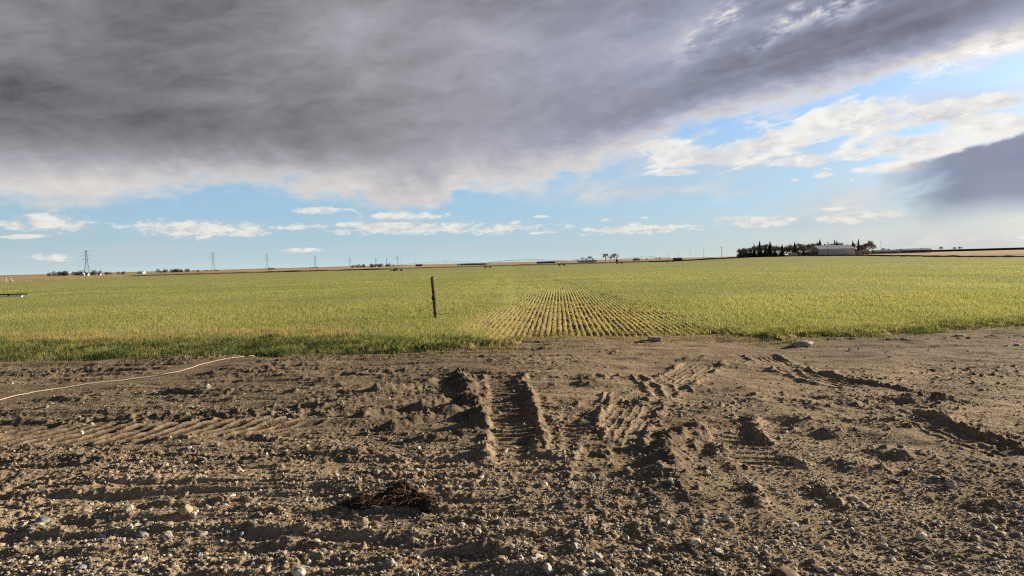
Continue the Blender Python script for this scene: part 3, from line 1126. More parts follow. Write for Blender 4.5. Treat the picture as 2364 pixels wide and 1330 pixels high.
# rank grass on the sod bank at the near edge of the crop
def verge(n, x0, x1, d0, d1, h0, h1, tones, wd, prob=None, lean=.6):
    x = x0 + (x1 - x0) * rg.random(n)
    y = edge(x) + d0 + (d1 - d0) * rg.random(n)
    cl = fbm(x * 1.3, y * 2.2, 3, 421)
    ok = rg.random(n) < np.clip(.5 + 1.2 * cl, 0.0, 1) * (1 if prob is None else prob(x, y))
    x, y, cl = x[ok], y[ok], cl[ok]
    n = len(x)
    z = np.maximum(soilz(x, y), dirtz(x, y))
    h = (h0 + (h1 - h0) * rg.random(n)) * (1 + .5 * cl)
    t = np.array(tones, np.float32)
    tone = t[rg.integers(0, len(t), n)] * (.7 + .6 * rg.random((n, 1)))
    return blades(x, y, np.maximum(z, -.09), h, wd * (.6 + .8 * rg.random(n)), tone, lean, True)


def nogate(x, y):
    return 1 - .93 * sst(-.2, .4, x) * sst(5.4, 4.6, x)


DK = [(.07, .11, .03), (.10, .15, .04), (.14, .17, .05), (.24, .22, .09)]
vg = [verge(int(80000 * QUALITY), -15.5, 16.5, -.06, 1.4, .03, .095, DK, .008, nogate),
      verge(int(30000 * QUALITY), -15.5, -1.0, .0, 2.3, .05, .13, [(.045, .08, .02), (.07, .11, .028), (.10, .14, .035)], .009),
      verge(int(7000 * QUALITY), -15.5, 16.5, -1.0, .1, .04, .10, DK + [(.3, .24, .1)], .008, nogate),
      verge(int(5000 * QUALITY), -.2, 5.2, -.5, 1.4, .03, .07, [(.36, .30, .14), (.20, .21, .07), (.42, .34, .16)], .008),
      verge(int(20000 * QUALITY), -1.6, 6.8, -1.7, 1.2, .010, .035, [(.44, .36, .18), (.36, .29, .14), (.24, .22, .09)], .009, None, 3.0)]
V, F, Cc = merge(vg)
o = mesh_np('verge_grass', V, F, leafmat('grass_leaf', .35), attrs={'tone': Cc})
tag(o, 'rank dark green grass along the near edge of the field', 'grass', kind='stuff')


def dryp(x, y):
    return sst(-2.2, -5.8, x + 1.2 * perlin(x * .8, y, 430)) * np.clip(.7 + 1.9 * perlin(x * .8, y * 1.1, 431), .03, 1)


vg = [verge(int(30000 * QUALITY), -16.5, -2.0, 2.0, 4.2, .07, .19, [(.50, .34, .15), (.46, .34, .16), (.55, .42, .22), (.24, .24, .09)], .006, dryp, .45)]
V, F, Cc = merge(vg)
o = mesh_np('dry_grass', V, F, leafmat('straw_leaf', .45), attrs={'tone': Cc})
tag(o, 'strip of orange dry grass behind the dark green verge at the left', 'dry grass', kind='stuff')
# ------------------------------------------------------------------ single stones one can point at
def dz1(x, y):
    return float(dirtz(np.array([x]), np.array([y]))[0])


def stone_mat(c):
    key = 'stone_%02d_%02d_%02d' % tuple(int(v * 99) for v in c)
    return plain(key, c, .8, .35, 14.0, c2=tuple(v * .55 for v in c), bump=.5)


def stone(px, py, wpx, hpx, c, label, kind='round', rot=None):
    x, y = P(px, py)
    wm = wpx / FPX * math.hypot(x, y) * .5 * 1.05
    hm = hpx / FPX * math.hypot(x, y) * .5 * 1.15
    rs = random.Random(int(px * 31 + py))
    V = ICO3V.copy()
    n = V / np.linalg.norm(V, axis=1, keepdims=True)
    cuts = {'round': 4, 'angular': 11, 'flat': 6, 'block': 0}[kind]
    if kind == 'block':
        V = np.sign(n) * np.abs(n) ** .22
        V /= np.abs(V).max()
    for _ in range(cuts):
        d = np.array([rs.gauss(0, 1), rs.gauss(0, 1), rs.gauss(0, .7)])
        d /= np.linalg.norm(d)
        lim = rs.uniform(.62, .85) if kind == 'angular' else rs.uniform(.78, .95)
        q = V @ d
        V = V - np.maximum(0, q - lim)[:, None] * d[None] * .9
    o3 = rs.uniform(0, 50)
    V = V * (1 + .10 * fbm(n[:, 0] * 1.6 + o3, n[:, 1] * 1.6 + n[:, 2] * 1.1, 3, rs.randrange(999)))[:, None]
    sq = .30 if kind == 'flat' else 1.0
    V = V * np.array([wm, wm * rs.uniform(.7, .95), max(hm, wm * .35 * sq)])
    V[:, 2] = np.maximum(V[:, 2], -max(hm, wm * .35) * .7)
    o = mesh_np('stone', V, ICO3F, stone_mat(c), smooth=(kind != 'angular'))
    o.location = (x, y, dz1(x, y) + max(hm, wm * .35 * sq) * .42)
    o.rotation_euler = (rs.uniform(-.15, .15), rs.uniform(-.15, .15), rs.uniform(-.5, .5) if rot is None else rot)
    tag(o, label, 'stone', 'stones lying on the dirt lot')


ico = bmesh.new()
bmesh.ops.create_icosphere(ico, subdivisions=4, radius=1)
ICO3V = np.array([v.co[:] for v in ico.verts], np.float64)
ICO3F = np.array([[v.index for v in f.verts] for f in ico.faces], np.int32)
ico.free()
TAN, PALE, WHITE, GREY, BLUE, ORANGE, OLIVE, BROWN, PINK = (.42, .32, .20), (.50, .44, .33), (.62, .58, .48), (.32, .30, .27), (.24, .25, .28), (.42, .24, .12), (.33, .29, .18), (.26, .18, .11), (.42, .29, .24)
for a in [
    (1512, 787, 27, 12, PINK, 'pinkish brick-shaped block at the edge of the lot in front of the bare drill rows', 'block', -.15),
    (1848, 797, 52, 13, PALE, 'long flat pale slab half sunk in dirt just before the right-hand verge', 'flat', 0),
    (480, 907, 12, 11, WHITE, 'small white stone alone on the dirt between the pale rope and the lugged tyre track', 'angular'),
    (2217, 775, 20, 5, WHITE, 'flat white stone beside the green verge, near the right edge of the photo', 'flat'),
    (1961, 811, 7, 9, WHITE, 'left one of two tiny upright white stones behind the long flat slab', 'angular'),
    (1982, 808, 5, 10, WHITE, 'right one of two tiny upright white stones, slimmer than its neighbour', 'angular'),
    (2348, 797, 12, 5, WHITE, 'tiny flat white stone on smooth dirt at the far right edge', 'flat'),
    (82, 1197, 17, 12, TAN, 'tan stone sitting just above a dark one and a long pale one at the left', 'angular'),
    (99, 1209, 26, 13, BLUE, 'dark bluish stone wedged between a tan stone and a long pale stone', 'round'),
    (88, 1219, 23, 8, PALE, 'long narrow pale stone under the dark bluish stone at the left', 'flat'),
    (298, 1192, 19, 14, PALE, 'pale angular stone left of the large tan cobble, lit on its right face', 'angular'),
    (429, 1190, 29, 20, TAN, 'large rounded tan cobble at the middle left, highest of the big left stones', 'round'),
    (328, 1231, 25, 14, GREY, 'grey rounded stone right beside a white-faced angular cobble', 'round'),
    (384, 1233, 26, 20, PALE, 'pale angular cobble with a bright face beside a grey rounded stone', 'angular'),
    (385, 1218, 28, 7, TAN, 'flat tan stone lying just behind the pale angular cobble', 'flat'),
    (20, 1302, 19, 15, PALE, 'pale blocky stone in the bottom left corner', 'angular'),
    (136, 1296, 17, 11, TAN, 'small tan stone to the right of the corner stone at the bottom left', 'angular'),
    (186, 1312, 22, 10, BLUE, 'bluish-grey slanted slab near the bottom left corner', 'flat', .5),
    (473, 1273, 16, 12, TAN, 'round tan stone at the left end of a dark rill shadow', 'round'),
    (563, 1274, 10, 11, WHITE, 'small white round stone at the right end of a dark rill shadow', 'round'),
    (558, 1230, 9, 10, WHITE, 'small white chip standing against a dark hollow, left of the dark root clump', 'angular'),
    (690, 1318, 30, 20, WHITE, 'big bright rounded cobble touching the bottom edge, left of centre', 'round'),
    (662, 1285, 24, 10, GREY, 'flat grey stone just above the big bright cobble at the bottom', 'flat'),
    (837, 1216, 26, 20, OLIVE, 'olive-brown rounded cobble below the dark root clump', 'round'),
    (871, 1094, 19, 10, PALE, 'pale oval stone above the dark root clump', 'round'),
    (874, 1110, 14, 9, BLUE, 'bluish-grey stone directly below the pale oval stone', 'round'),
    (790, 1117, 17, 9, ORANGE, 'orange-tinted stone to the upper left of the dark root clump', 'angular'),
    (1107, 1223, 11, 8, WHITE, 'small white stone to the lower right of the dark root clump', 'round'),
    (1632, 1097, 19, 14, PALE, 'pale pointed stone alone on smooth tan dirt, shadow to its left', 'angular'),
    (1304, 1160, 17, 12, BLUE, 'dark blue-grey stone with one bright side on the gravel right of centre', 'angular'),
    (1300, 1131, 13, 8, PALE, 'small pale stone just above a dark blue-grey one', 'round'),
    (1360, 1227, 19, 9, GREY, 'grey oval stone, right one of a pair below the bright-sided stone', 'round'),
    (1305, 1231, 13, 9, PALE, 'pale stone, left one of a pair below the bright-sided stone', 'round'),
    (1236, 1230, 12, 12, ORANGE, 'orange-brown pointed stone casting a long dark shadow to its left', 'angular'),
    (1600, 1255, 40, 11, PALE, 'thin pale slab tilted over its own shadow, the broadest slab on the right gravel', 'flat', .2),
    (1495, 1268, 15, 16, PALE, 'pale pear-shaped stone between the thin slab and the large tan block', 'round'),
    (1425, 1307, 34, 23, TAN, 'large squarish tan block near the bottom, right of centre', 'angular', .3),
    (1515, 1325, 26, 9, PALE, 'pale flat stone cut by the bottom edge, right of the tan block', 'flat'),
    (1388, 1328, 28, 6, WHITE, 'thin whitish slab at the bottom edge under the tan block', 'flat'),
    (1372, 1312, 9, 10, WHITE, 'small white stone to the left of the large tan block', 'round'),
    (1757, 1306, 21, 10, PALE, 'pale oval stone among dense dark gravel at the bottom', 'round'),
    (1529, 1211, 12, 9, WHITE, 'small white stone high above the thin pale slab', 'angular'),
    (2193, 1124, 23, 17, GREY, 'grey pointed rock on tan dirt with a long curved shadow, right side', 'angular'),
    (2126, 1235, 24, 18, WHITE, 'white-topped dark rock with a deep shadow, lower right', 'angular'),
    (1820, 1146, 13, 8, PALE, 'pale chip at the edge of a gravel patch, right of the pale pointed stone', 'angular'),
    (2213, 1302, 14, 11, WHITE, 'round pale stone near the bottom right', 'round'),
    (1815, 1321, 56, 17, BROWN, 'broad brown half-buried boulder cut by the bottom edge', 'round'),
    (1810, 1284, 15, 12, PALE, 'pale round pebble above the brown half-buried boulder', 'round'),
    (2310, 1229, 24, 8, TAN, 'flat tan slab close to the right edge, lower right', 'flat'),
    (1985, 1228, 13, 9, PALE, 'pale stone left of the white-topped dark rock', 'round'),
]:
    stone(*a)

# ------------------------------------------------------------------ dark clump of roots and sods
cx, cy = P(905, 1168)
M_ROOT = plain('black_sod', (.055, .034, .022), .95, .6, 20.0, bump=.8)
M_STRAW = plain('red_straw', (.24, .13, .07), .8, .5, 30.0)
root = thing('root_clump', 'black clump of roots and torn sods with reddish straw on the gravel, left of centre', 'root clump', (cx, cy, dz1(cx, cy)))
for k, (dx, dy, rx, ry, rz) in enumerate([(-.20, .0, .19, .09, .065), (.05, .13, .14, .10, .13), (.19, .0, .15, .08, .08), (-.06, .06, .10, .07, .06), (.29, -.10, .06, .05, .06)]):
    V = ICO3V.copy()
    f = 1 + .34 * fbm(V[:, 0] * 2.6 + 9 * k, V[:, 1] * 2.6 + V[:, 2] * 2, 4, 500 + k) + .10 * perlin(V[:, 0] * 11, V[:, 1] * 11 + V[:, 2] * 7, 510 + k)
    V = V * f[:, None] * np.array([rx, ry, rz * .8])
    V[:, 2] = np.maximum(V[:, 2], -.04)
    o = mesh_np('sod', V, ICO3F, M_ROOT, parent=root)
    o.location = (dx, dy, .01)
mb = MB()
for k in range(200):
    a = rnd.uniform(0, 6.28)
    r0 = rnd.random() ** .6
    p = Vector((.02 + .36 * r0 * math.cos(a), .03 + .17 * r0 * math.sin(a), rnd.uniform(.0, .12) * (1 - r0 * .7)))
    d = Vector((rnd.gauss(0, 1), rnd.gauss(0, 1), rnd.uniform(-.1, .9))).normalized() * rnd.uniform(.04, .12)
    q = p + d
    mb.tube([p, p + d * .5 + Vector((rnd.gauss(0, .012), rnd.gauss(0, .012), .01)), q], [.002, .0017, .0008], 4)
mb.build('roots', M_STRAW, root)

# ------------------------------------------------------------------ pale rope across the dirt
pts = []
W_ = ROPE_W
for (ax, ay), (bx, by) in zip(W_[:-1], W_[1:]):
    for i in range(3):
        t = i / 3
        pts.append((ax + (bx - ax) * t, ay + (by - ay) * t))
pts.append(W_[-1])
xs = np.array([p[0] for p in pts])
ysr = np.array([p[1] for p in pts])
zs = dirtz(xs, ysr)
zs = np.max([dirtz(xs + a, ysr + b) for a in (-.03, 0, .03) for b in (-.12, -.06, 0, .05)], 0)
zs = np.max([np.roll(zs, k) for k in (-2, -1, 0, 1, 2)], 0)
zs = np.convolve(np.pad(zs, 2, 'edge'), np.ones(5) / 5, 'valid')
mb = MB()
mb.tube([(x, y, z + .016) for x, y, z in zip(xs, ysr, zs)], .009, 8)
o = mb.build('rope', plain('pale_rope', (.38, .31, .22), .8, .25, 60.0), smooth=True)
tag(o, 'pale tan rope lying in a long slanting line across the dirt at the left', 'rope')
mb = MB()
x0, y0 = P(566, 829)
x1, y1 = P(588, 827)
mb.tube([(x0, y0, dz1(x0, y0) + .02), ((x0 + x1) / 2, (y0 + y1) / 2, dz1(x0, y0) + .05), (x1, y1, dz1(x1, y1) + .03)], .012, 6)
o = mb.build('stick', plain('pale_stick', (.45, .36, .25), .85, .3, 40.0), smooth=True)
tag(o, 'short pale stick lying by the verge at the upper end of the rope', 'stick')
x0, y0 = P(1464, 794)
x1, y1 = P(1497, 792)
mb = MB()  # thin dark tube standing in for the block's shadow on the dirt
mb.tube([(x0, y0, dz1(x0, y0) + .015), (x1, y1, dz1(x1, y1) + .02)], [.012, .016], 6)
o = mb.build('stick', plain('shadow_strip', (.07, .05, .035), .9, .3, 40.0), smooth=True)
tag(o, 'thin dark strip laid on the dirt as the shadow left of the pinkish block', 'stick')

# ------------------------------------------------------------------ the leaning fence post
px0, py0 = P(1006, 740, .02)
gz = float(soilz(np.array([px0]), np.array([py0]))[0])
post = thing('fence_post', 'weathered dark wooden post leaning left at the near side of the green field', 'fence post', (px0, py0, gz))
M_POST = wood_mat('post_wood', (.055, .040, .028), (.16, .12, .085), 26.0)
hh = (740 - 645) / FPX * py0
ln = Vector((-.062 * hh, .05, hh))
n = 14
rows = 26
Vp = []
for i in range(rows):
    t = i / (rows - 1)
    c = ln * (t * 1.12 - .12)
    r = .058 * (1 - .10 * t) * (1 + .05 * math.sin(t * 17))
    for j in range(n):
        a = 2 * math.pi * j / n
        k = 1 + .10 * float(perlin(np.array([math.cos(a) * 1.7 + 3]), np.array([math.sin(a) * 1.7 + t * 1.2]), 601)[0])
        top = (.035 * math.cos(a + .6) if i == rows - 1 else 0)
        Vp.append((c.x + r * k * math.cos(a), c.y + r * k * math.sin(a), c.z + top))
Vp.append((ln.x, ln.y, ln.z))
mesh = bpy.data.meshes.new('post')
fs = [[i * n + j, i * n + (j + 1) % n, (i + 1) * n + (j + 1) % n, (i + 1) * n + j] for i in range(rows - 1) for j in range(n)]
fs += [[(rows - 1) * n + j, (rows - 1) * n + (j + 1) % n, len(Vp) - 1] for j in range(n)]
mesh.from_pydata(Vp, [], fs)
mesh.materials.append(M_POST)
o = bpy.data.objects.new('post', mesh)
COL.objects.link(o)
o.parent = post
M_WIRE = plain('rusty_wire', (.10, .07, .05), .6, .4, 40.0, metal=.6)


def loop(t, r, turns, rad):
    mb = MB()
    pts = []
    for i in range(turns * 14 + 1):
        a = i / 14 * 2 * math.pi
        c = ln * t
        pts.append((c.x + r * math.cos(a), c.y + r * math.sin(a), c.z + .012 * math.sin(a * .7) + .01 * i / 14))
    mb.tube(pts, rad, 5)
    mb.build('wire_loop', M_WIRE, post)


loop(.63, .068, 2, .005)
loop(.46, .070, 4, .007)
loop(.13, .068, 2, .005)
mb = MB()
c = ln * .49
mb.box((c.x - .045, c.y - .03, c.z), (.05, .06, .11))
mb.box((c.x - .068, c.y - .03, c.z - .02), (.02, .035, .05))
mb.build('insulator', plain('black_plastic', (.02, .02, .022), .5, .3), post)
for t, off in ((.43, (-.42, -.35, .30)), (.14, (.42, -.1, .16))):
    mb = MB()
    a = ln * t
    b_ = Vector(off)
    pts = [a.lerp(b_, q) + Vector((0, 0, -.05 * math.sin(q * math.pi) + .01 * math.sin(q * 9))) for q in [i / 12 for i in range(13)]]
    if t > .3:
        pts += [b_ + Vector((-.06, -.05, -.10)), b_ + Vector((-.12, -.05, -.28))]
    mb.tube(pts, .007, 5)
    mb.build('loose_wire', M_WIRE, post)

# ------------------------------------------------------------------ white irrigation pipe at the left edge of the field
d = 50.0
M_PIPE = plain('white_pipe', (.78, .78, .76), .35, .06, 2.0, spec=.5)
M_BLACK = plain('black_metal', (.02, .02, .022), .5, .3, 2.0)
xr, xl = xat(48, d), xat(-260, d)
gz = float(soilz(np.array([xr]), np.array([d]))[0])
pipe = thing('irrigation_pipe', 'white pipe slung under a black beam over the crop at the left edge', 'irrigation pipe', (xr, d, gz))
zc = CAMH - (684 - hor(30)) / FPX * d - gz
mb = MB()
mb.rod((xl - xr, 0, zc), (0, 0, zc), .065, n=14)
mb.rod((-.06, 0, zc), (.03, 0, zc), .078, n=14)
mb.build('pipe', M_PIPE, pipe, smooth=False)
mb = MB()
mb.box(((xl - xr) / 2 + .17, .06, zc + .135), (xr - xl + .34, .09, .075))
mb.build('beam', M_BLACK, pipe)
for sx_ in (-2.2, -5.2):
    mb = MB()
    mb.rod((sx_, -.25, 0), (sx_, .06, zc + .1), .03)
    mb.rod((sx_, .37, 0), (sx_, .06, zc + .1), .03)
    mb.build('stand', M_BLACK, pipe)
for sx_ in (-.9, -2.6, -4.4):
    mb = MB()
    mb.box((sx_, .02, zc + .03), (.05, .17, .17))
    mb.build('bracket', M_BLACK, pipe)

# ------------------------------------------------------------------ centre pivot
M_GALV = plain('galvanised', (.22, .23, .24), .55, .25, .6, metal=.3)
M_TYRE = plain('tyre_rubber', (.015, .015, .016), .85, .3, 1.0)
M_DARKST = plain('dark_steel', (.10, .10, .11), .6, .3, .8)
TW = [(735, 395), (918, 454), (1126, 535), (1297, 567), (1430, 631), (1547, 663)]
tw = [(xat(p, d), d) for p, d in TW]
g0 = [float(groundz(x, y)) for x, y in tw]
pv = thing('centre_pivot', 'long wheeled irrigation boom arching on five drive towers across the far side of the field', 'irrigation machine', (tw[1][0], tw[1][1], g0[1]))
o0 = Vector((tw[1][0], tw[1][1], g0[1]))
PIPEH = 3.9
for k in range(1, len(tw)):
    b0 = Vector((tw[k][0], tw[k][1], g0[k])) - o0
    dr = Vector((-.82, .57, 0))
    if k == 1:
        dr = Vector((-.98, .2, 0))
    frame = MB()
    wsp = 2.3
    p1, p2 = b0 + dr * wsp + Vector((0, 0, .75)), b0 - dr * wsp + Vector((0, 0, .75))
    frame.rod(p1, p2, .11)
    for e, sgn in ((p1, 1), (p2, -1)):
        for s2 in (-.5, .5):
            frame.rod(e - dr * sgn * .2, b0 + Vector((s2 * .9, s2 * .5, PIPEH)), .05)
    frame.rod(b0 + dr * 1.2 + Vector((0, 0, 2.1)), b0 - dr * 1.2 + Vector((0, 0, 2.1)), .04)
    twr = frame.build('drive_tower', M_GALV, pv)
    for e in (p1, p2):
        ax = Vector((-dr.y, dr.x, 0))
        mb = MB()
        c = Vector((e.x, e.y, b0.z + .72))
        mb.rod(c - ax * .2, c + ax * .2, .72, n=18)
        wh = mb.build('wheel', M_TYRE, twr)
        mb = MB()
        mb.rod(c - ax * .23, c + ax * .23, .36, n=14)
        mb.build('rim', M_GALV, wh)
    mb = MB()
    mb.box(b0 + Vector((0, 0, 1.0)), (.8, .5, .5))
    mb.build('gearbox', M_DARKST, twr)
    if k == 1:
        mb = MB()
        mb.box(b0 + Vector((-2.6, 0, .75)), (4.4, .6, .5))
        mb.box(b0 + Vector((-1.0, 0, 1.4)), (.8, .5, 1.0))
        mb.build('control_box', M_DARKST, twr)
for k in range(len(tw) - 1):
    a = Vector((tw[k][0], tw[k][1], g0[k] + PIPEH)) - o0
    b_ = Vector((tw[k + 1][0], tw[k + 1][1], g0[k + 1] + PIPEH)) - o0
    if k == 0:
        continue
    N = 12
    top = [a.lerp(b_, i / N) + Vector((0, 0, 1.5 * math.sin(math.pi * i / N))) for i in range(N + 1)]
    mb = MB()
    mb.tube(top, .15, 6)
    side = Vector((-(b_ - a).y, (b_ - a).x, 0)).normalized()
    for s2 in (-1, 1):
        low_ = [a.lerp(b_, i / N) + side * s2 * .9 + Vector((0, 0, 1.5 * math.sin(math.pi * i / N) - 1.1 * math.sin(math.pi * min(1, max(0, (i - .0) / N))) ** .4)) for i in range(1, N)]
        mb.tube([a] + low_ + [b_], .04, 4)
        for i in range(1, N):
            mb.rod(top[i], low_[i - 1], .04, n=4)
    mb.build('span', M_GALV, pv)
# tail of the boom to the left of the last tower
a = Vector((tw[0][0], tw[0][1], g0[0] + PIPEH - .3)) - o0
b_ = Vector((0, 0, PIPEH))
mb = MB()
mb.tube([a.lerp(b_, i / 8) + Vector((0, 0, .5 * math.sin(math.pi * i / 8))) for i in range(9)], .07, 6)
mb.build('overhang', M_GALV, pv)

# ------------------------------------------------------------------ transmission towers
M_PYL = plain('pylon_steel', (.34, .36, .39), .6, .2, .05, metal=.2)


def pylon():
    t = thing('transmission_tower', '', 'pylon')
    H = 45.0
    mb = MB()

    def half(z):
        return np.interp(z, [0, 24, 45], [4.6, 1.7, .9])
    zl = [0, 8, 15, 20, 24, 28, 32, 36, 40, 45]
    cs = [[Vector((sx * half(z), sy * half(z), z)) for sx, sy in ((-1, -1), (1, -1), (1, 1), (-1, 1))] for z in zl]
    for i in range(len(zl) - 1):
        for j in range(4):
            mb.rod(cs[i][j], cs[i + 1][j], .22, n=4)
            mb.rod(cs[i][j], cs[i + 1][(j + 1) % 4], .11, n=4)
            mb.rod(cs[i][(j + 1) % 4], cs[i + 1][j], .11, n=4)
    mb.build('lattice', M_PYL, t)
    for z, wdt in ((28, 7.5), (34.5, 9.0), (41, 7.0)):
        mb = MB()
        for sgn in (-1, 1):
            tip = Vector((sgn * wdt, 0, z))
            for sy in (-1, 1):
                mb.rod(Vector((sgn * .9, sy, z)), tip, .16, n=4)
                mb.rod(Vector((sgn * .9, sy, z + 2.4)), tip, .12, n=4)
        arm = mb.build('cross_arm', M_PYL, t)
        for sgn in (-1, 1):
            mb = MB()
            mb.rod((sgn * wdt * .97, 0, z - .1), (sgn * wdt * .97, 0, z - 3.2), .14, n=5)
            mb.build('insulator', M_PYL, arm)
    return t


py0_ = pylon()
PYL = [(201, 58, 'tallest lattice pylon, nearest of the row, rising behind the farm trees at far left'),
       (493, 46, 'second nearest lattice pylon of the row, standing right of a low tree belt'),
       (617, 37, 'third lattice pylon of the receding row, over a small dark bush'),
       (728, 29, 'fourth lattice pylon of the receding row, left of the round tree belt'),
       (808, 23, 'fifth lattice pylon, just left of the far round tree belt'),
       (868, 20, 'lattice pylon rising from the middle of the far round tree belt'),
       (893, 18, 'small lattice pylon rising from the right end of the far round tree belt'),
       (918, 22, 'small lattice pylon right above the end tower of the irrigation boom')]
for i, (px, hp, lab) in enumerate(PYL):
    d = 45.0 * FPX / hp
    x = xat(px, d)
    loc = (x, d, float(groundz(x, d)) - .3)
    if i == 0:
        py0_.location = loc
        py0_.rotation_euler = (0, 0, .35)
        tag(py0_, lab, None, 'lattice pylons of the power line')
    else:
        dup(py0_, loc, .35, 1, lab, 'lattice pylons of the power line')

# ------------------------------------------------------------------ utility poles
M_POLE = plain('pole_wood', (.10, .075, .055), .9, .3, .4)


def upole():
    t = thing('utility_pole', '', 'utility pole')
    mb = MB()
    mb.rod((0, 0, -.5), (0, 0, 12), .19, .13, n=8)
    mb.build('pole', M_POLE, t)
    mb = MB()
    mb.box((0, .17, 11.2), (2.6, .12, .16))
    ca_ = mb.build('crossarm', M_POLE, t)
    for sx_ in (-1.15, 0.5, 1.15):
        mb = MB()
        mb.rod((sx_, .17, 11.3), (sx_, .17, 11.6), .05)
        mb.build('insulator', M_DARKST, ca_)
    return t


POL = [(1666, 29, 'tall wooden utility pole just left of the farm shelterbelt'), (1625, 23, 'wooden utility pole second to the left of the farm shelterbelt'),
       (1593, 20, 'wooden utility pole third to the left of the farm shelterbelt'), (1566, 19, 'wooden utility pole rising beside the small dark barn'),
       (1543, 16, 'wooden utility pole left of the small dark barn'), (1749, 24, 'pale utility pole standing in front of the left part of the farm shelterbelt'),
       (1784, 22, 'pale utility pole in front of the middle of the farm shelterbelt'), (1911, 32, 'thin pole standing in front of the big grey shed'),
       (2034, 30, 'tall pole right of the big bare tree and the pinkish house'), (1506, 12, 'small far utility pole midway along the skyline'),
       (1481, 11, 'small far utility pole right of the lone bare trees'), (959, 13, 'tiny far utility pole above the first span of the boom'),
       (1026, 12, 'tiny far utility pole above the middle of the boom\'s first arch'), (926, 14, 'tiny far pole beside the last small pylon')]
up = upole()
for i, (px, hp, lab) in enumerate(POL):
    d = 12.0 * FPX / hp
    if 1700 < px < 2040:
        d = 628.0 if px < 2000 else 700
    x = xat(px, d)
    sc_l = hp * d / FPX / 12.0
    loc = (x, d, float(groundz(x, d)))
    if i == 0:
        up.location = loc
        up.scale = (sc_l,) * 3
        tag(up, lab, None, 'utility poles along the skyline')
    else:
        dup(up, loc, 0, sc_l, lab, 'utility poles along the skyline')

# ------------------------------------------------------------------ trees
M_BARK = plain('bark', (.085, .065, .05), .95, .3, 1.5)
M_TWIG = plain('bare_twigs', (.23, .18, .14), .95, .35, .8)
M_NEEDLE = plain('needles', (.035, .05, .03), .9, .5, .7)


def conifer(seed, H=12.0, W=3.1):
    r = random.Random(seed)
    t = thing('spruce_tree', '', 'tree')
    mb = MB()
    mb.rod((0, 0, -.4), (0, 0, H * .93), .2, .03, n=6)
    mb.build('trunk', M_BARK, t)
    mb = MB()
    for i in range(760):
        f = r.random() ** .85
        z = .5 + f * (H - .6)
        rad = W * (1 - f) ** .8 * r.uniform(.45, 1.12) + .12
        a = r.uniform(0, 6.283)
        e = Vector((math.cos(a) * rad, math.sin(a) * rad, z - .28 * rad))
        s = Vector((math.cos(a) * rad * .25, math.sin(a) * rad * .25, z + .15))
        sd = Vector((-math.sin(a), math.cos(a), r.uniform(-.4, .4))) * (.20 + .14 * rad)
        mb.tri(s + sd * .4, e, s - sd)
        mb.tri(s + sd, e + Vector((r.gauss(0, .15), r.gauss(0, .15), -.15)), s - sd * .4)
    mb.build('crown', M_NEEDLE, t)
    return t


def bare(seed, H=11.0, spread=.55, depth=5):
    r = random.Random(seed)
    t = thing('bare_tree', '', 'tree')
    trunk, tw_ = MB(), MB()

    def grow(p, d, L, rad, k):
        q = p + d * L
        (trunk if k >= depth - 1 else tw_).rod(p, q, rad, rad * .68, n=5 if k > 2 else 3, caps=False)
        if k == 0:
            return
        for i in range(r.choice((3, 3, 4))):
            nd = (d + Vector((r.gauss(0, spread), r.gauss(0, spread), r.gauss(.12, spread * .5)))).normalized()
            grow(p + d * L * r.uniform(.62, 1.0), nd, L * r.uniform(.62, .86), max(.06, rad * .62), k - 1)
    grow(Vector((0, 0, -.3)), Vector((r.gauss(0, .05), r.gauss(0, .05), 1)).normalized(), H * .28, H * .020, depth)
    trunk.build('trunk', M_BARK, t)
    tw_.build('crown', M_TWIG, t)
    return t


CON = [conifer(1), conifer(2, 12, 3.8), conifer(3, 12, 2.6)]
BAR = [bare(11), bare(12, 11, .45), bare(13, 11, .62), bare(14, 11, .5)]
used = set()


def plant(proto, px, d, hp, lab, group, base=None):
    hm = hp / FPX * d
    H = 12.0 if proto in CON else 10.5
    x = xat(px, d)
    loc = (x, d, float(groundz(x, d)) - .2)
    s = hm / H
    rz = rnd.uniform(0, 6.28)
    if proto in used:
        t = dup(proto, loc, rz, s, lab, group)
    else:
        used.add(proto)
        t = proto
        t.location, t.rotation_euler, t.scale = loc, (0, 0, rz), (s, s, s)
        tag(t, lab, None, group)


GL = 'trees of the shelterbelt left of the shed'
GR = 'trees rising behind the grey shed'
# left shelterbelt: spruces and bare trees mixed
for px, hp in ((1741, 29), (1754, 34), (1778, 33), (1806, 26), (1835, 30), (1768, 24)):
    plant(CON[rnd.randrange(3)], px, 664 + rnd.uniform(-8, 6), hp * 1.12, 'dark spruce among bare trees in the shelterbelt left of the grey shed', GL)
for px, hp in ((1708, 26), (1715, 29), (1722, 31), (1731, 30), (1748, 32), (1762, 33), (1771, 32), (1787, 31), (1800, 32), (1811, 30), (1824, 33), (1829, 31),
               (1843, 33), (1850, 32), (1857, 31), (1864, 30), (1713, 22), (1820, 27), (1736, 27), (1756, 30), (1779, 29), (1793, 30), (1817, 28), (1838, 30), (1861, 26), (1711, 27), (1719, 28), (1726, 30), (1744, 31), (1752, 29), (1767, 31), (1774, 30), (1790, 30), (1808, 31), (1814, 29), (1832, 32), (1847, 31), (1854, 30)):
    plant(BAR[rnd.randrange(4)], px, 672 + rnd.uniform(-12, 14), hp * rnd.uniform(.85, 1.15), 'bare grey-brown tree among spruces in the shelterbelt left of the grey shed', GL)
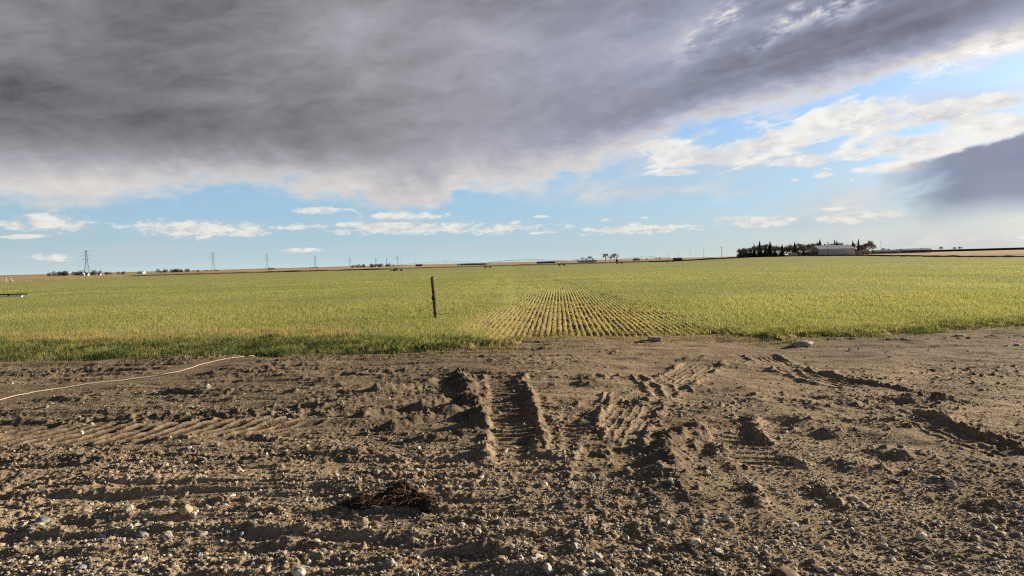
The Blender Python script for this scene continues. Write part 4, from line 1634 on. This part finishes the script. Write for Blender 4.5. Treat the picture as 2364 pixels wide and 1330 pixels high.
# behind the shed
for px, hp in ((1893, 37), (1927, 35), (1932, 33), (1969, 32), (1982, 35)):
    plant(CON[rnd.randrange(3)], px, 730 + rnd.uniform(-8, 10), hp, 'dark spruce top showing over the roof of the grey shed', GR)
for px, hp in ((1868, 32), (1874, 34), (1881, 37), (1888, 37), (1900, 34), (1914, 32), (1938, 34), (1996, 27), (1990, 24), (1956, 33), (1963, 31), (1975, 34), (1988, 32), (1919, 35), (1930, 33)):
    plant(BAR[rnd.randrange(4)], px, 735 + rnd.uniform(-8, 10), hp, 'bare tree standing behind the grey shed', GR)
t = bare(21, 11, .6, 6)
BAR.append(t)
plant(t, 2005, 715, 37, 'big spreading bare tree right of the grey shed, behind the pinkish house', None)
t = bare(22, 11, .6)
BAR.append(t)
plant(t, 2012, 725, 28, 'smaller bare tree beside the big spreading one, right of the pinkish house', None)
for px, hp, lab in ((2040, 15, 'small bare tree right of the tall pole'), (2052, 12, 'low bare tree left of the blue-roofed shed'), (2070, 13, 'low bare tree behind the left end of the blue-roofed shed'),
                    (2100, 12, 'low bushy tree behind the middle of the blue-roofed shed'), (2127, 15, 'rounded bare tree behind the right end of the blue-roofed shed'),
                    (2172, 15, 'small bare tree behind the long dark fence, nearest the blue-roofed shed'), (2203, 13, 'slim bare tree behind the long dark fence, second from the blue-roofed shed'),
                    (2217, 15, 'round bare tree behind the long dark fence, farthest right of all the trees')):
    plant(BAR[rnd.randrange(4)], px, 840, hp, lab, 'small bare trees along the right skyline')
for px, hp, lab in ((1333, 12, 'thin bare tree at the left end of the long pale-walled building'), (1345, 15, 'bare tree over the left part of the long pale-walled building'),
                    (1353, 14, 'bare tree over the middle of the long pale-walled building'), (1362, 19, 'dark leaning bare tree, tallest over the long pale-walled building'), (1369, 11, 'low bare tree at the right end of the long pale-walled building'),
                    (1398, 24, 'tall slim bare tree, left one of the lone skyline group'), (1409, 20, 'bare tree in the middle of the lone skyline group'),
                    (1419, 25, 'tallest bare tree, right of the lone skyline group')):
    plant(BAR[rnd.randrange(4)], px, 1150, hp, lab, 'lone bare trees on the middle skyline')
plant(CON[0], 1424, 1150, 14, 'dark low spruce at the foot of the tallest lone bare tree', None)
for px, hp, lab in ((1493, 6, 'tiny dark bush on the skyline left of the far barn'), (1515, 7, 'dark bush on the skyline, left of a bare pair'), (1522, 7, 'dark bush on the skyline next to a bare pair'), (1303, 6, 'round dark bush right of the long low building'), (1287, 5, 'low dark bush touching the long low building')):
    plant(BAR[3], px, 1200, hp * 1.3, lab, 'tiny bushes on the middle skyline')

# far tree belts that read as one mass
def belt(px0, px1, d, h0, h1, label, seed, n):
    r = random.Random(seed)
    mb = MB()
    x0, x1 = xat(px0, d), xat(px1, d)
    gz = float(groundz((x0 + x1) / 2, d))
    cl = [(r.uniform(x0, x1), r.uniform(-9, 9), r.uniform(h0, h1)) for _ in range(n)]
    for cx_, cy_, hh_ in cl:
        mb.rod((cx_, d + cy_, gz - .5), (cx_, d + cy_, gz + hh_ * .6), .3, .1, n=4)
        for i in range(110):
            a = r.uniform(0, 6.28)
            q = r.random() ** .5
            p = Vector((cx_ + math.cos(a) * q * hh_ * .45, d + cy_ + math.sin(a) * q * hh_ * .45, gz + hh_ * (.12 + .85 * r.random() * (1 - .45 * q * q))))
            u = Vector((r.gauss(0, 1), r.gauss(0, 1), r.gauss(.3, 1))).normalized() * hh_ * .17
            v_ = Vector((r.gauss(0, 1), r.gauss(0, 1), r.gauss(0, 1))).normalized() * hh_ * .09
            mb.tri(p - u, p + v_, p + u)
    o = mb.build('tree_belt', M_BELT, None)
    tag(o, label, 'tree belt', 'far tree belts on the skyline', 'stuff')


M_BELT = plain('far_twigs', (.11, .08, .055), .95, .45, .05)
belt(1706, 1862, 676, 2.5, 6, 'dense dark undergrowth between the trunks of the shelterbelt left of the grey shed', 39, 60)
belt(1870, 2000, 738, 3, 8, 'tangle of bare brush behind the grey shed', 40, 36)
belt(118, 225, 1150, 5, 9, 'brown mass of bare farm trees around the foot of the tallest pylon', 31, 26)
belt(245, 288, 1250, 4, 6, 'low dark bushes on the skyline right of the tallest pylon', 32, 9)
belt(360, 440, 1500, 5, 9, 'row of dark round trees left of the second pylon', 33, 16)
belt(440, 505, 1600, 3, 5, 'low bushes at the foot of the second pylon', 34, 10)
belt(600, 636, 1900, 4, 6, 'dark bushes at the foot of the third pylon', 35, 8)
belt(706, 733, 2300, 3, 5, 'thin dark bushes at the foot of the fourth pylon', 36, 7)
belt(812, 910, 1700, 6, 10, 'belt of pale rounded trees left of the end tower of the boom', 37, 24)
belt(1462, 1480, 1500, 4, 7, 'small dark clump of trees right of the lone skyline group', 38, 7)

# ------------------------------------------------------------------ farm buildings
def gable(name, label, cat, px, d, L, D, hw, hr, wallc, roofc, rz=0, doors=(), windows=(), group=None, ridge_x=True, eave=.35):
    x = xat(px, d)
    t = thing(name, label, cat, (x, d, float(groundz(x, d)) - .1), rz, group)
    mw = plain('wall_%02d%02d%02d' % tuple(int(c * 99) for c in wallc), wallc, .7, .12, .6)
    mr = plain('roof_%02d%02d%02d' % tuple(int(c * 99) for c in roofc), roofc, .5, .12, .5)
    mb = MB()
    a, b2 = L / 2, D / 2
    if ridge_x:
        vs = [(-a, -b2, 0), (a, -b2, 0), (a, b2, 0), (-a, b2, 0), (-a, -b2, hw), (a, -b2, hw), (a, b2, hw), (-a, b2, hw), (-a, 0, hr - .05), (a, 0, hr - .05)]
        mb.add(vs, [[0, 1, 5, 4], [2, 3, 7, 6], [1, 2, 6, 9, 5], [3, 0, 4, 8, 7]])
    else:
        vs = [(-a, -b2, 0), (a, -b2, 0), (a, b2, 0), (-a, b2, 0), (-a, -b2, hw), (a, -b2, hw), (a, b2, hw), (-a, b2, hw), (0, -b2, hr - .05), (0, b2, hr - .05)]
        mb.add(vs, [[0, 1, 5, 8, 4], [2, 3, 7, 9, 6], [1, 2, 6, 5], [3, 0, 4, 7]])
    mb.build('wall', mw, t)
    mb = MB()
    th = .18
    if ridge_x:
        sl = (hr - hw) / b2
        for s in (-1, 1):
            e = (s * (b2 + eave), hw - eave * sl)
            vs = [(-a - eave, e[0], e[1]), (a + eave, e[0], e[1]), (a + eave, 0, hr), (-a - eave, 0, hr)]
            mb.add(vs + [(v[0], v[1], v[2] + th) for v in vs], [[0, 1, 2, 3], [7, 6, 5, 4], [0, 4, 5, 1], [1, 5, 6, 2], [3, 2, 6, 7], [0, 3, 7, 4]])
    else:
        sl = (hr - hw) / a
        for s in (-1, 1):
            e = (s * (a + eave), hw - eave * sl)
            vs = [(e[0], -b2 - eave, e[1]), (e[0], b2 + eave, e[1]), (0, b2 + eave, hr), (0, -b2 - eave, hr)]
            mb.add(vs + [(v[0], v[1], v[2] + th) for v in vs], [[0, 1, 2, 3], [7, 6, 5, 4], [0, 4, 5, 1], [1, 5, 6, 2], [3, 2, 6, 7], [0, 3, 7, 4]])
    mb.build('roof', mr, t)
    for face, off, w_, h_, z0, c_ in doors:
        mb = MB()
        if face == 'front':
            mb.box((off, -b2 - .04, z0 + h_ / 2), (w_, .12, h_))
        else:
            mb.box((-a - .04, off, z0 + h_ / 2), (.12, w_, h_))
        mb.build('door', plain('door_%02d%02d%02d' % tuple(int(c * 99) for c in c_), c_, .6, .15), t)
    for face, off, w_, h_, z0 in windows:
        mb = MB()
        mb.box((off, -b2 - .03, z0 + h_ / 2), (w_, .1, h_))
        mb.build('window', plain('window_glass', (.05, .06, .07), .15, .2, spec=.6), t)
    return t


gable('metal_shed', 'big pale grey steel shed with a low gabled roof in front of the spruces', 'shed', 1921, 660, 32, 19, 5.9, 9.0, (.46, .45, .46), (.52, .53, .57),
      doors=(('end', -5.0, 3.2, 4.2, 0, (.12, .12, .13)), ('end', 0, 3.2, 4.2, 0, (.12, .12, .13)), ('end', 5.0, 3.2, 4.2, 0, (.12, .12, .13)), ('front', -12.5, 1.1, 2.2, 0, (.4, .4, .42))))
gable('lean_to', 'low dark lean-to shelter against the left end of the big grey shed', 'shelter', 1861, 655, 5.5, 9, 2.6, 3.6, (.06, .055, .05), (.14, .13, .13))
gable('small_shed', 'small flat tan shed between the shelterbelt and the grey shed', 'shed', 1831, 645, 6.2, 4, 2.6, 3.0, (.36, .29, .22), (.25, .21, .18), doors=(('front', .6, 1.2, 2.0, 0, (.2, .16, .12)),))
gable('farmhouse', 'small pinkish gabled house right of the big grey shed', 'house', 1992, 690, 12.5, 9, 2.4, 4.4, (.42, .28, .24), (.36, .29, .28), ridge_x=False,
      doors=(('front', -2.4, 2.6, 2.1, 0, (.10, .09, .09)), ('front', 1.6, 2.6, 2.1, 0, (.10, .09, .09))))
gable('long_shed', 'long low grey-blue shed right of the pinkish house', 'shed', 2045, 735, 26, 9, 2.2, 3.6, (.16, .16, .18), (.24, .26, .30), windows=(('front', -6, 2, .9, .9), ('front', 4, 2, .9, .9)))
gable('long_shed', 'long shed with a pale blue roof left of the long dark fence', 'shed', 2111, 745, 29, 12, 2.7, 4.2, (.10, .10, .11), (.36, .40, .46), doors=(('front', -5, 4, 2.3, 0, (.05, .05, .055)), ('front', 6, 4, 2.3, 0, (.05, .05, .055))))
DARKW = (.07, .06, .055)
for px, d, wpx, hpx, wc, rc, nm, lab in (
        (968, 1500, 14, 5, (.08, .05, .045), (.11, .07, .06), 'barn', 'small dark reddish barn on the skyline above the first arch of the boom'),
        (1092, 1400, 61, 4, (.15, .15, .14), (.17, .18, .17), 'long_barn', 'very long low dark green barn behind the second boom tower'),
        (1260, 1300, 42, 4.5, (.07, .07, .075), (.10, .10, .11), 'long_barn', 'long low dark barn left of the middle boom tower'),
        (1356, 1210, 41, 5, (.50, .48, .46), (.06, .055, .055), 'long_barn', 'long pale-walled building with a dark roof under the bare trees'),
        (1564, 1100, 18, 6, (.07, .055, .05), (.10, .08, .075), 'barn', 'small dark barn between the utility poles left of the shelterbelt'),
        (189, 1100, 8, 5, (.62, .60, .58), (.30, .28, .27), 'house', 'tiny white house at the foot of the tallest pylon, left one of a pair'),
        (201, 1100, 7, 4, (.62, .60, .58), (.28, .25, .24), 'house', 'tiny white house at the foot of the tallest pylon, right one of a pair'),
        (230, 1120, 5, 3, (.60, .58, .56), (.3, .3, .3), 'shed', 'tiny white shed right of the brown trees by the tallest pylon'),
        (326, 1400, 14, 3, (.62, .61, .60), (.34, .34, .36), 'long_barn', 'tiny long white building between the first and second pylons'),
        (868, 1640, 4, 4, (.62, .60, .58), (.3, .28, .27), 'house', 'tiny white house in front of the pale rounded tree belt'),
        (1058, 1300, 4, 4, (.58, .57, .55), (.4, .4, .4), 'shed', 'tiny white shed at the left end of the very long dark barn')):
    L = wpx / FPX * d
    h = max(2.2, (hpx + (2.0 if px < 600 else 0.0)) / FPX * d)
    gable(nm, lab, 'house' if nm == 'house' else ('shed' if nm == 'shed' else 'barn'), px, d, L, min(L, 12), h * .62, h, wc, rc,
          doors=(('front', 0, L * .14, h * .45, 0, (.05, .05, .05)),) if wpx > 10 else ())

# long dark slatted fence on the right
M_FENCE = plain('fence_boards', (.055, .05, .048), .9, .35, .3)
d = 815.0
xa, xb = xat(2146, d), xat(2600, d)
fz = float(groundz((xa + xb) / 2, d))
fn = thing('windbreak_fence', 'very long dark board fence along the right skyline', 'fence', (xa, d, fz))
zt0, zt1 = CAMH - (577.5 - hor(2146)) / FPX * d - fz, CAMH - (571.5 - hor(2360)) / FPX * d - fz
zt1 = zt0 + (zt1 - zt0) * (xb - xa) / (xat(2360, d) - xa)
mb = MB()
NB = 120
for i in range(NB):
    x0_, x1_ = (xb - xa) * i / NB, (xb - xa) * (i + .97) / NB
    zt = zt0 + (zt1 - zt0) * i / NB
    mb.box(((x0_ + x1_) / 2, 0, zt * .5 - .5), (x1_ - x0_, .12, zt + 1.0))
mb.build('boards', M_FENCE, fn)
for i in range(0, NB + 1, 6):
    zt = zt0 + (zt1 - zt0) * i / NB
    mb = MB()
    mb.box(((xb - xa) * i / NB, .16, zt * .5 - .4), (.2, .18, zt + 1.1))
    mb.build('post', M_FENCE, fn)
mb = MB()
mb.add([(0, -.1, zt0), (xb - xa, -.1, zt1), (xb - xa, .14, zt1), (0, .14, zt0), (0, -.1, zt0 + .18), (xb - xa, -.1, zt1 + .18), (xb - xa, .14, zt1 + .18), (0, .14, zt0 + .18)],
       [[3, 2, 1, 0], [4, 5, 6, 7], [0, 1, 5, 4], [1, 2, 6, 5], [2, 3, 7, 6], [3, 0, 4, 7]])
mb.build('top_rail', plain('fence_rail', (.22, .21, .20), .8, .2, .3), fn)

# two white marker posts at the far left
for px, lab in ((14, 'thin white marker post at the far left edge of the stubble'), (25, 'white valve post with a pale box, right of the thin white one at far left')):
    d = 420.0
    x = xat(px, d)
    t = thing('marker_post', lab, 'post', (x, d, float(groundz(x, d))))
    mb = MB()
    mb.rod((0, 0, -.3), (0, 0, 2.6 if px < 20 else 2.9), .09, n=6)
    mb.build('post', M_PIPE, t)
    mb = MB()
    if px > 20:
        mb.box((.15, -.1, .5), (1.1, .6, .9))
        mb.build('valve_box', plain('pale_box', (.55, .52, .46), .7, .2), t)
    else:
        mb.rod((0, 0, 2.6), (0, 0, 2.75), .12, .06, n=6)
        mb.build('cap', M_PIPE, t)
